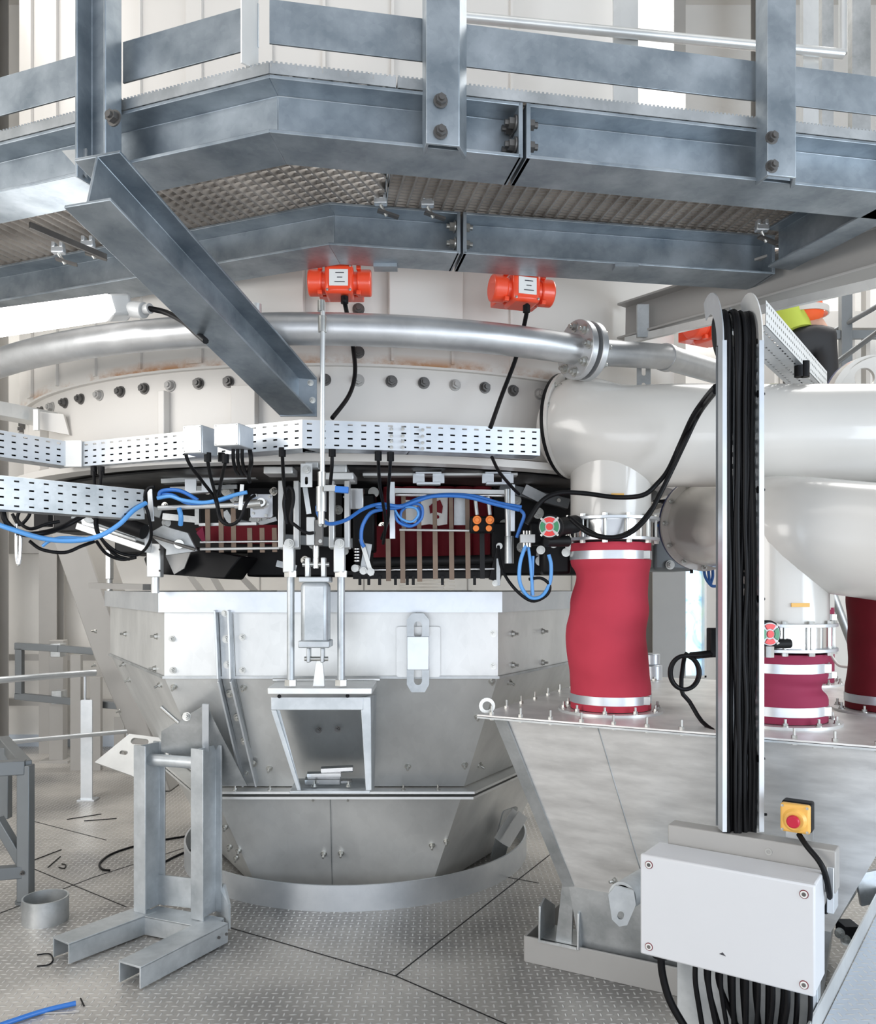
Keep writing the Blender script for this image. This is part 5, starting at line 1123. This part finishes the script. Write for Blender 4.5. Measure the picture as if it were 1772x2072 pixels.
# upper white duct
WP = M['white_pipe']
t = thing('upper_duct', 'big cream gloss duct with tee branch going down to the tall crimson sleeve', 'duct', V(S1[0], S1[1], 1.9))
r1 = .207; z1_ = CH+308/F*3.42
pth = cr([P(1150, 863, 3.54), P(1178, 866, 3.49), V(.74, 3.435, z1_), V(.95, 3.42, z1_), V(1.4, 3.42, z1_), V(3.6, 3.42, z1_)], 8)
fd0 = V(.8, -.6, 0)
MB().tube(pth, [min(r1, .180+.0045*i) for i in range(len(pth))], 56).build('duct_tube', WP, t)
for x in (1.95, 2.1, 2.25): pass
fd = fd0
MB().cyl(pth[0]-fd*.012+V(-.0, 0, 0), pth[0]+fd*.004, .222, 56).build('gasket', M['black'], t)
MB().cyl(pth[0]+fd*.004, pth[0]+fd*.018, .222, 56).build('flange', WP, t)
s_ = fd.cross(Z).normalized(); uz = s_.cross(fd)
for k in range(12): a = k*math.pi/6+.26; bolt(t, pth[0]+fd*.018+(s_*math.cos(a)+uz*math.sin(a))*.203, fd, 'small', s=1.1)
MB().cyl(V(*S1, 1.885), V(*S1, z1_+.02), rr, 56).build('tee_branch', WP, t)
p_ = P(1250, 1001, 3.27); MB().box(V(p_.x, S1[1]-rr-.001, p_.z), (.05, .004, .012)).build('rating_strip', M['yellow'], t)
# lower white duct
t = thing('lower_duct', 'large cream duct swelling toward the right edge below the upper one', 'duct', V(S2[0], S2[1], 1.9))
pth = cr([P(1424, 1060, 3.95), P(1490, 1063, 3.65), P(1583, 1074, 3.20), P(1772, 1096, 3.0), P(2050, 1125, 2.8)], 10)
rad = [.19+.018*min(1, i/20) for i in range(len(pth))]
MB().tube(pth, rad, 56).build('duct_tube', WP, t)
fd = (pth[3]-pth[0]).normalized(); s_ = fd.cross(Z).normalized(); uz = s_.cross(fd)
MB().cyl(pth[0]-fd*.014, pth[0]+fd*.002, .222, 56).build('gasket', M['blue_gasket'], t); MB().cyl(pth[0]+fd*.002, pth[0]+fd*.016, .222, 56).build('flange', WP, t)
for k in range(12): a = k*math.pi/6; bolt(t, pth[0]+fd*.016+(s_*math.cos(a)+uz*math.sin(a))*.205, fd, 'small', s=1.1)
MB().cyl(V(*S2, 1.47), V(*S2, 1.82), rr+.004, 56).build('tee_branch', WP, t)
MB().box(V(1.286, S2[1]-rr-.006, 1.54), (.065, .004, .014)).build('rating_strip', M['yellow'], t)
o = MB().cyl(V(1.834, 3.42, 1.70), V(1.834, 3.42, 2.0), rr+.004, 40).build('duct_branch', WP, None, V(1.834, 3.42, 1.7)); tag(o, 'cream duct branch above the dark sleeve at the right edge', 'duct')
o = MB().cyl(V(1.92, 4.42, 1.49), V(1.92, 4.42, 2.1), .15, 40).build('duct_branch', WP, None, V(1.92, 4.42, 1.49)); tag(o, 'cream duct branch behind the lower duct tee', 'duct')
# big flange at top right
t = thing('round_flange', 'cream ring flange with large round holes behind the upper duct at right', 'flange', P(1750, 780, 4.0))
oc = P(1790, 828, 3.95); R_o = .25
MB().plate(circ(0, 0, R_o, 40), [circ(-.10, .145, .048, 20), circ(.03, .175, .048, 20), circ(.15, .11, .045, 20)], .02, oc, V(1, 0, 0), Z).build('hole_plate', WP, t, bevel=.002)
MB().ring(oc+V(-.02, .02, 0), oc+V(-.03, .07, 0), R_o+.012, R_o-.02, 48).build('flange_ring', WP, t); MB().ring(oc+V(-.03, .07, 0), oc+V(-.035, .09, 0), R_o+.012, R_o-.02, 48).build('gasket', M['blue_gasket'], t)
# dark grey motor housing behind
o = MB().prism([P(1322, 1078, 4.7), P(1330, 1048, 4.7), P(1370, 1038, 4.7), P(1400, 1050, 4.7), P(1408, 1155, 4.7), P(1322, 1155, 4.7)], (0, .4, 0)).build('motor_cover', M['frame_grey'], None, P(1365, 1155, 4.7), bevel=.02); tag(o, 'dark grey rounded cover between the two cream ducts', 'cover')
bolt(o, P(1355, 1143, 4.69), (0, -1, 0), 'hex', s=1.3)
t = thing('small_motor', 'silver ribbed canister just right of the tall crimson sleeve', 'canister', P(1322, 1375, 4.6))
MB().cyl(P(1318, 1322, 4.6), P(1318, 1345, 4.6), .045, 24).cyl(P(1320, 1345, 4.6), P(1320, 1376, 4.6), .052, 24).build('canister_body', M['tray'], t, bevel=.006); bolt(t, P(1323, 1380, 4.55), Z, 'hex')
o = MB().perf(P(1328, 995, 4.6), V(1, 0, .3), V(0, .3, 1), .18, .10, .02, 5, .008, .006).build('perforated_tray', M['tray'], None, P(1345, 1010, 4.6), smooth=0); tag(o, 'small perforated tray piece seen between the ducts', 'tray')
o = MB()
for k in range(6): o.bar(P(1345+k*9, 1010, 4.8), P(1345+k*9, 1040, 4.8), .006, .006)
for y in (1018, 1030): o.bar(P(1338, y, 4.8), P(1400, y, 4.8), .006, .006)
o = o.build('wire_mesh', M['black_soft'], None, P(1370, 1040, 4.8)); tag(o, 'dark wire mesh guard seen between the two ducts', 'mesh')
cable('air_hose', 'short blue hose crossing between the tall sleeve valve and lower duct', [(1332, 1063, 4.1), (1355, 1067, 4.2), (1395, 1066, 4.4)], .008, B, 'hose')
for k, x in enumerate((1424, 1432, 1440)):
    cable('air_hose', 'dark blue hose loop under the lower duct flange, %s strand' % ('left', 'middle', 'right')[k], [(x, 1135, 4.0), (x+2, 1165, 4.0), (1438, 1184, 4.0), (1450, 1186, 4.0)], .007, B, 'hose')
for lb, pts in (('black cable behind the ducts beside the mesh guard, curved', [(1346, 962, 4.4), (1352, 985, 4.4), (1372, 1000, 4.35), (1385, 1010, 4.3)]), ('black cable crossing behind the ducts to the lower flange', [(1322, 1015, 4.4), (1360, 1010, 4.4), (1392, 985, 4.4)]), ('black cable dropping below the motor cover', [(1398, 1100, 4.5), (1399, 1160, 4.5)])):
    cable('cable', lb, pts, .009, K)
# electric actuator with coiled cable
t = thing('black_connector', 'black cable connector sticking out left of the vertical cable ladder', 'connector', P(1425, 1330, 3.2))
MB().box(P(1446, 1300, 3.2), (.05, .05, .11)).build('connector_body', K, t, bevel=.004); MB().cyl(P(1398, 1327, 3.15), P(1450, 1322, 3.2), .014, 14).build('plug', K, t)
ang = [math.radians(90+a) for a in range(0, 740, 20)]
cable('cable', 'black cable coiled in a loop and running down to the hopper top', [(1420, 1326, 3.12), (1400, 1326, 3.1)]+[(1385+30*math.cos(a)*(1 if i < 18 else .93), 1361-34*math.sin(a), 3.08+.002*i) for i, a in enumerate(ang)]+[(1378, 1394, 3.1), (1395, 1420, 3.1), (1420, 1460, 3.05), (1452, 1484, 2.95)], .008, K, k=3)
cable('cable', 'black cable looping in front of the plum-crimson sleeve', [(1556, 1330, 3.18), (1561, 1360, 3.1), (1567, 1400, 3.1), (1545, 1432, 3.1), (1528, 1422, 3.1), (1535, 1385, 3.1), (1558, 1372, 3.1), (1567, 1395, 3.1), (1556, 1420, 3.1), (1560, 1460, 3.1), (1548, 1482, 3.1), (1530, 1478, 3.1)], .009, K, k=5)
# cables from ladder over the upper duct
for k, dx in enumerate((0, 7)):
    cable('cable', 'black cable sweeping across the upper duct from the ladder, %s strand' % ('front', 'rear')[k], [(1447, 782+dx*.6, 2.8), (1425, 808+dx, 2.976), (1400, 845+dx, 3.045), (1375, 900+dx, 3.136), (1352, 950+dx, 3.136), (1330, 978+dx, 3.136), (1300, 1002+dx, 3.136), (1245, 1006+dx, 3.182), (1180, 998+dx, 3.182), (1130, 998+dx, 3.182), (1095, 1015+dx, 3.182), (1065, 1060, 3.182)] if k == 0 else [(1447, 792, 2.8), (1415, 835, 3.072), (1388, 890, 3.091), (1362, 945, 3.118), (1335, 1000, 3.118), (1310, 1045, 3.118), (1275, 1078, 3.118), (1235, 1088, 3.118), (1190, 1078, 3.136), (1155, 1050, 3.182)], .0095, K)
cable('cable', 'third thinner black cable drooping below the tall sleeve valve', [(1320, 1025, 3.136), (1290, 1062, 3.127), (1255, 1083, 3.127), (1215, 1084, 3.127), (1170, 1060, 3.182), (1150, 1045, 3.227)], .006, K)
cable('cable', 'thin pale cable arching behind the plum-crimson sleeve to the right edge', [(1678, 1320, 4.3), (1695, 1345, 4.2), (1715, 1350, 4.1), (1730, 1351, 4.0)], .007, M['label'])
t = thing('wall_pipe_far', 'grey slanted pipe far behind the right sleeves', 'pipe', P(1715, 1290, 6.0)); t.name = 'slanted_pipe'
MB().cyl(P(1680, 1190, 6.0), P(1850, 1636, 6.0), .03, 14).build('tube', M['galv'], t)

# ================================================================ vertical cable ladder + box
tx0, tx1 = 1450, 1528
td = 2.78
t = thing('vertical_cable_channel', 'tall upright cable channel full of black cables rising from the control box', 'cable channel', P(1490, 1665, td))
zb, zt2 = P(0, 1672, td).z, P(0, 700, td).z
xl, xr = P(tx0, 0, td).x, P(tx1, 0, td).x
ln = zt2-zb
MB().bar(V(xl, td-.042, (zb+zt2)/2-ln/2), V(xl, td-.042, zt2), .005, .045, V(0, 1, 0)).bar(V(xl+.004, td-.063, zb), V(xl+.004, td-.063, zt2), .014, .004, V(0, 1, 0)).build('side_rail', M['tray'], t)
MB().perf(V(xr, td-.06, zb), Z, V(0, 1, 0), ln, .07, .05, 2, .022, .006).bar(V(xr-.004, td-.063, zb), V(xr-.004, td-.063, zt2), .016, .004, V(0, 1, 0)).build('side_rail', M['tray'], t, smooth=0)
MB().perf(V(xl, td+.01, zb), V(1, 0, 0), Z, xr-xl, ln, .02, 40, .007, .024).build('slotted_back', M['tray'], t, smooth=0)
# curved top: rails arch back
def arch(x, name, wd=.03):
    pts = []
    c = V(x, td+.085, zt2); q = MB(); out = []; inn = []
    for k in range(13):
        a = math.pi*k/12*.62; out.append(c+V(0, -math.cos(a)*.145, math.sin(a)*.20)); inn.append(c+V(0, -math.cos(a)*.085, math.sin(a)*.13))
    q.prism(out+inn[::-1], (.004, 0, 0)); return q.build(name, M['label'] if x > xl else M['tray'], t)
arch(xl, 'arched_rail'); arch(xr, 'arched_rail')
MB().bar(V(xr+.01, td+.0, zt2-.10), V(xr+.01, td+.0, zt2+.02), .02, .04, V(0, 1, 0)).build('splice_plate', M['galv_light'], t)
for y in (728, 757): bolt(t, P(1537, y, td-.02), (0, -1, 0), 'small')
for (x, y) in ((1532, 797), (1532, 991), (1532, 1212), (1532, 1535), (1536, 1648)): bolt(t, P(x, y, td-.03), (1, 0, 0), 'small', M['black'])
t = thing('branch_cable_tray', 'white perforated tray running back and right from the top of the vertical channel', 'cable tray', P(1610, 690, 3.2))
a, b = P(1548, 628, 2.86), P(1672, 768, 3.75)
d_ = (b-a).normalized(); upv = d_.cross(V(1, 0, 0)).normalized(); upv = upv if upv.z > 0 else -upv
MB().perf(a-Z*.05, d_, Z, (b-a).length, .085, .03, 3, .010, .009).build('slotted_side', M['label'], t, smooth=0)
sx = V(d_.y, -d_.x, 0).normalized()
MB().perf(a-Z*.05-sx*.12, d_, Z, (b-a).length, .085, .04, 3, .018, .007).build('slotted_side', M['tray'], t, smooth=0)
MB().perf(a-Z*.05-sx*.12, d_, sx, (b-a).length, .12, .04, 3, .018, .007).build('slotted_base', M['tray'], t, smooth=0)
for (x, y) in ((1586, 700), (1616, 745), (1628, 745)):
    o = MB().cyl(P(x, y-14, 3.35), P(x, y+18, 3.35), .018, 12).build('cable_gland', K, None, P(x, y+18, 3.35)); tag(o, 'black gland below the white perforated tray, %s' % {1586: 'the highest one', 1616: 'left of the lower pair', 1628: 'right of the lower pair'}[x], 'gland')
# cables in the channel
rnd = random.Random(3)
cab_y = []
for k in range(13):
    x0 = xl+.014+k*(xr-xl-.030)/12; yy = td-.035+rnd.uniform(-.015, .02); rad_ = rnd.choice((.0065, .008, .0095))
    if k == 6: continue
    pts = [V(x0+rnd.uniform(-.003, .003), yy, zb-.05)]
    for j in range(1, 8): pts.append(V(x0+rnd.uniform(-.005, .005), yy+rnd.uniform(-.006, .006), zb+(zt2-zb)*j/8))
    pts += [V(x0, yy, zt2), V(x0, yy+.02, zt2+.09), V(x0+.01, yy+.09, zt2+.125), V(x0+.03, yy+.20, zt2+.12), V(x0+.12, yy+.45, zt2+.10), V(x0+.22, yy+.62, zt2+.06)]
    cable('cable', 'black cable strapped in the tall vertical channel, %s from its left side' % ('first', 'second', 'third', 'fourth', 'fifth', 'sixth', '', 'seventh', 'eighth', 'ninth', 'tenth', 'eleventh', 'last')[k], pts, rad_, K, group='black cables in the vertical channel', k=5)
# control box
yaw = math.radians(-30); R_ = Matrix.Rotation(yaw, 3, 'Z'); ux = R_ @ V(1, 0, 0); uy = R_ @ V(0, 1, 0)
pL, pR = P(1300, 1730, 2.72), P(1650, 1785, 2.43)
ux = V((pR-pL).x, (pR-pL).y, 0).normalized(); uy = V(-ux.y, ux.x, 0); R_ = Matrix((ux, uy, Z)).transposed()
bwid = (V(pR.x, pR.y, 0)-V(pL.x, pL.y, 0)).length; bh = .318; zc_ = (pL.z+pR.z)/2-bh/2
bc = (pL+pR)/2; bc.z = zc_
t = thing('control_box', 'light grey rectangular control box with four corner screws on a pedestal', 'control box', bc-V(0, 0, bh/2))
MB().box(bc+uy*.075, (bwid, .15, bh), R_).build('box_body', M['box_grey'], t, bevel=.006)
MB().box(bc+uy*(-.008), (bwid+.004, .022, bh+.004), R_).build('lid', M['box_grey'], t, bevel=.006)
for sx in (-1, 1):
    for sz in (-1, 1):
        p = bc+ux*sx*(bwid/2-.028)+Z*sz*(bh/2-.028)-uy*.019
        MB().cyl(p, p-uy*.002, .0125, 20).build('screw_ring', M['red_dark'], t); MB().cyl(p, p-uy*.003, .0105, 20).build('screw_seat', M['label'], t); MB().cyl(p, p-uy*.004, .006, 14).build('screw_head', M['dark_bolt'], t)
MB().prism([bc+ux*-.01-uy*.0195+Z*-.10, bc+ux*.01-uy*.0195+Z*-.103, bc+ux*.0-uy*.0195+Z*-.093], -uy*.0006).build('paint_chip', M['ink'], t)
t5 = thing('box_pedestal', 'galvanised plate pedestal holding the control box and emergency stop', 'pedestal', V(bc.x, bc.y, 0))
MB().box(bc+uy*.19+ux*.03+Z*.155, (bwid-.0, .07, .13), R_).build('mounting_head', M['grey_paint'], t5, bevel=.004)
MB().box(V(bc.x, bc.y, .3)+uy*.20+ux*.015, (.44, .05, .62), R_).build('pedestal_plate', M['stand_grey'], t5, bevel=.003)
MB().box(V(bc.x, bc.y, .3)+uy*.15+ux*.225, (.012, .08, .62), R_).build('edge_flange', M['tray'], t5)
MB().box(bc+uy*.19+ux*(bwid/2+.015)+Z*.10, (.02, .08, .14), R_).build('side_bracket', M['tray'], t5, bevel=.002)
MB().ring(bc+uy*.153+ux*.095+Z*.185, bc+uy*.158+ux*.095+Z*.185, .011, .006, 20).build('locking_hole', M['zinc'], t5)
# emergency stop
ec = P(1612, 1652, 2.62)
t6 = thing('emergency_stop', 'yellow emergency stop box with dark red mushroom button', 'emergency stop', ec-V(0, 0, .05))
MB().box(ec+uy*.018, (.088, .05, .092), R_).build('rear_shell', K, t6, bevel=.006); MB().box(ec-uy*.020, (.086, .028, .088), R_).build('front_shell', M['yellow'], t6, bevel=.007)
eb = ec-uy*.034-Z*.004
MB().cyl(eb, eb-uy*.010, .036, 32, r2=.028).build('collar', M['yellow'], t6); MB().cyl(eb-uy*.008, eb-uy*.020, .014, 20).build('button_stem', M['yellow'], t6); MB().cyl(eb-uy*.018, eb-uy*.030, .021, 32, r2=.018).build('button', M['red_button'], t6, bevel=.003)
for sx in (-1, 1):
    for sz in (-1, 1): bolt(t6, ec-uy*.034+ux*sx*.036+Z*sz*.037, -uy, 'small', s=.35, name='screw')
MB().box(ec+uy*.04-Z*.05, (.08, .006, .06), R_).build('mounting_plate', M['galv'], t5)
cable('cable', 'black cable from the emergency stop down past the control box edge', [(1616, 1688, 2.6), (1632, 1712, 2.56), (1655, 1740, 2.53), (1668, 1765, 2.52), (1676, 1800, 2.53), (1678, 1820, 2.56), (1670, 1845, 2.62)], .0085, K)
# cables under the box
zbb = bc.z-bh/2
def under(fx, fy=.07): return bc+ux*(fx-.5)*bwid+uy*fy-Z*(bh/2)
t7 = MB().cyl(under(.07)+Z*.0, under(.07)-Z*.035, .028, 18).build('cable_gland', K, None, under(.07)-Z*.035); tag(t7, 'large black cable gland at the lower left corner of the control box', 'gland')
p0 = under(.07)
cable('cable', 'thick black cable leaving the lower left corner of the control box', [p0-Z*.03, p0-Z*.09+ux*.005, p0-Z*.17+ux*.03, p0-Z*.25+ux*.085, p0-Z*.33+ux*.15, p0-Z*.42+ux*.21], .0125, K)
ORD = ['first', 'second', 'third', 'fourth', 'fifth', 'sixth', 'seventh', 'eighth', 'ninth', 'tenth', 'eleventh', 'twelfth', 'thirteenth', 'fourteenth', 'fifteenth', 'sixteenth', 'last']
fr2 = [.30, .345, .38, .42, .455, .49, .525, .56, .60, .635, .67, .71, .75, .79, .83, .87, .955]
for i, fx in enumerate(fr2):
    p0 = under(fx, .05+.04*(i % 2)); s2 = [.03, .06, .04, .05, .03, .02, .0, .01, -.01, .02, -.02, -.01, -.03, -.03, -.045, -.02, -.03][i]
    if i == 3: s2 = .10
    MBc = MB().cyl(p0, p0-Z*.02, .013, 12).build('cable_gland', K, None, p0-Z*.02); tag(MBc, 'black gland in the row under the control box, %s from the left' % ORD[i], 'gland', 'glands under the control box')
    cable('cable', 'black cable hanging under the control box, %s from the left in the row' % ORD[i], [p0-Z*.01, p0-Z*.08, p0-Z*.18+ux*s2*.4+uy*.01, p0-Z*.30+ux*s2*.9+uy*.02, p0-Z*.44+ux*s2*1.2+uy*.02], (.0085, .0075, .0095)[i % 3], K, group='cables under the control box')

# ================================================================ rear gallery and worker
pw = P(1640, 690, 6.2)
t = thing('rear_walkway', 'rear gallery platform carrying the worker', 'walkway', V(pw.x, pw.y, 2.5))
MB().box((pw.x+.4, pw.y+.3, 2.565), (2.6, 1.6, .05)).build('deck', M['diamond'], t)
t = thing('rear_railing', 'dark grey railing behind the worker at upper right', 'railing', V(4.2, 7.2, 2.5))
for x in (1710, 1790): MB().box(PX(x, 6.9, 3.35), (.09, .06, 1.5)).build('post', M['frame_grey'], t, bevel=.003)
MB().cyl(PX(1600, 7.3, 3.62), PX(1800, 6.6, 3.87), .02, 12).build('rail', M['frame_grey'], t); MB().bar(PX(1650, 6.9, 3.68), PX(1800, 6.9, 3.68), .03, .07).build('rail', M['frame_grey'], t); MB().cyl(PX(1600, 7.2, 3.24), PX(1800, 6.4, 3.62), .022, 12).build('rail', M['frame_grey'], t)
for x in (1605, 1720, 1751):
    o = MB().box(PX(x, 8.3, 3.6), (.04, .1, 3)).build('panel_post', M['grey_paint'], None, PX(x, 8.3, 2.1)); tag(o, 'grey panel joint post on the far wall at upper right, %s' % {1605: 'behind the worker', 1720: 'behind the railing post', 1751: 'nearest the right edge'}[x], 'post')

def skin_body(name, verts, edges, radii, mat, parent, root=0, sub=2):
    off_ = Vector(parent['_w']); me = bpy.data.meshes.new(name); me.from_pydata([Vector(v)-off_ for v in verts], edges, [])
    o = bpy.data.objects.new(name, me); COL.objects.link(o); me.materials.append(mat)
    o.modifiers.new('skin', 'SKIN').use_smooth_shade = True
    for i, rr_ in enumerate(radii):
        sv = me.skin_vertices[0].data[i] if me.skin_vertices else None
        if sv: sv.radius = rr_ if isinstance(rr_, tuple) else (rr_, rr_); sv.use_root = (i == root)
    s = o.modifiers.new('sub', 'SUBSURF'); s.levels = sub; s.render_levels = sub; o.parent = parent; return o
def add_skin_layer(me):
    bm = bmesh.new(); bm.from_mesh(me); bm.verts.layers.skin.verify(); bm.to_mesh(me); bm.free()
_ob = bpy.data.meshes.new
def skin_body(name, verts, edges, radii, mat, parent, root=0, sub=2):
    off_ = Vector(parent['_w']); me = _ob(name); me.from_pydata([Vector(v)-off_ for v in verts], edges, []); add_skin_layer(me)
    o = bpy.data.objects.new(name, me); COL.objects.link(o); me.materials.append(mat); me.update()
    for i, rr_ in enumerate(radii):
        sv = me.skin_vertices[0].data[i]; sv.radius = rr_ if isinstance(rr_, tuple) else (rr_, rr_); sv.use_root = (i == root)
    o.modifiers.new('skin', 'SKIN').use_smooth_shade = True
    s = o.modifiers.new('sub', 'SUBSURF'); s.levels = sub; s.render_levels = sub; o.parent = parent; return o
hp = P(1636, 668, 6.2)       # pelvis of the stooping worker, back to the camera
t = thing('person', 'person in orange and yellow hi-vis vest and black trousers stooping at the rear gallery', 'person', V(hp.x, hp.y, 2.53))
J = lambda x, y, z: hp+V(x, y, z)
body_v = [J(0, 0, .0), J(-.03, .02, .12), J(-.08, .05, .30), J(-.12, .10, .44), J(-.14, .15, .52), J(-.16, .22, .62),   # spine to head
          J(-.28, .10, .42), J(-.36, .28, .24), J(-.34, .48, .12), J(-.33, .54, .08),
          J(.05, .10, .42), J(.12, .30, .22), J(.06, .48, .12), J(.05, .54, .08),
          J(-.10, .0, -.08), J(-.12, -.03, -.44), J(-.11, .05, -.83), J(-.11, -.08, -.86),
          J(.10, .0, -.08), J(.11, -.04, -.44), J(.10, .04, -.83), J(.10, -.09, -.86)]
body_e = [(0, 1), (1, 2), (2, 3), (3, 4), (4, 5), (3, 6), (6, 7), (7, 8), (8, 9), (3, 10), (10, 11), (11, 12), (12, 13), (0, 14), (14, 15), (15, 16), (16, 17), (0, 18), (18, 19), (19, 20), (20, 21)]
rad_ = [.09, .08, .09, .08, .055, .10, .06, .045, .034, .04, .06, .045, .034, .04, .09, .06, .045, .05, .09, .06, .045, .05]
skin_body('body', body_v, body_e, rad_, M['skin'], t)
tv = [J(0, -.01, .03), J(0, -.02, -.05), J(-.10, -.02, -.12), J(-.12, -.04, -.44), J(-.11, .04, -.80), J(.10, -.02, -.12), J(.11, -.05, -.44), J(.10, .03, -.80)]
skin_body('trousers', tv, [(0, 1), (1, 2), (2, 3), (3, 4), (1, 5), (5, 6), (6, 7)], [.150, .160, .115, .085, .075, .115, .085, .075], M['trouser'], t)
vv = [J(-.0, .0, .0), J(-.04, .02, .20), J(-.09, .06, .34), J(-.12, .10, .47)]
skin_body('vest', vv, [(0, 1), (1, 2), (2, 3)], [(.158, .150)]*2+[(.175, .15), (.10, .09)], M['vis_orange'], t)
for k, (z_, r_) in enumerate(((.13, .164), (.25, .168), (.36, .178))):
    c = J(-.02-.18*(z_-.1), .0+.15*(z_-.1), z_); MB().ring(c+V(0, 0, -.022), c+V(0, 0, .022), r_, r_-.01, 32).build('reflective_band', M['reflect'], t)
MB().cyl(J(-.12, -.03, -.03), J(-.20, .03, .33), .125, 28, r2=.12).build('vest_side', M['vis_yellow'], t)
ch_ = J(-.17, .25, .66); 
MB().lathe(ch_, [(.001, .13), (.06, .115), (.105, .06), (.118, .0), (.122, -.01)], 24).build('helmet', M['label'], t)
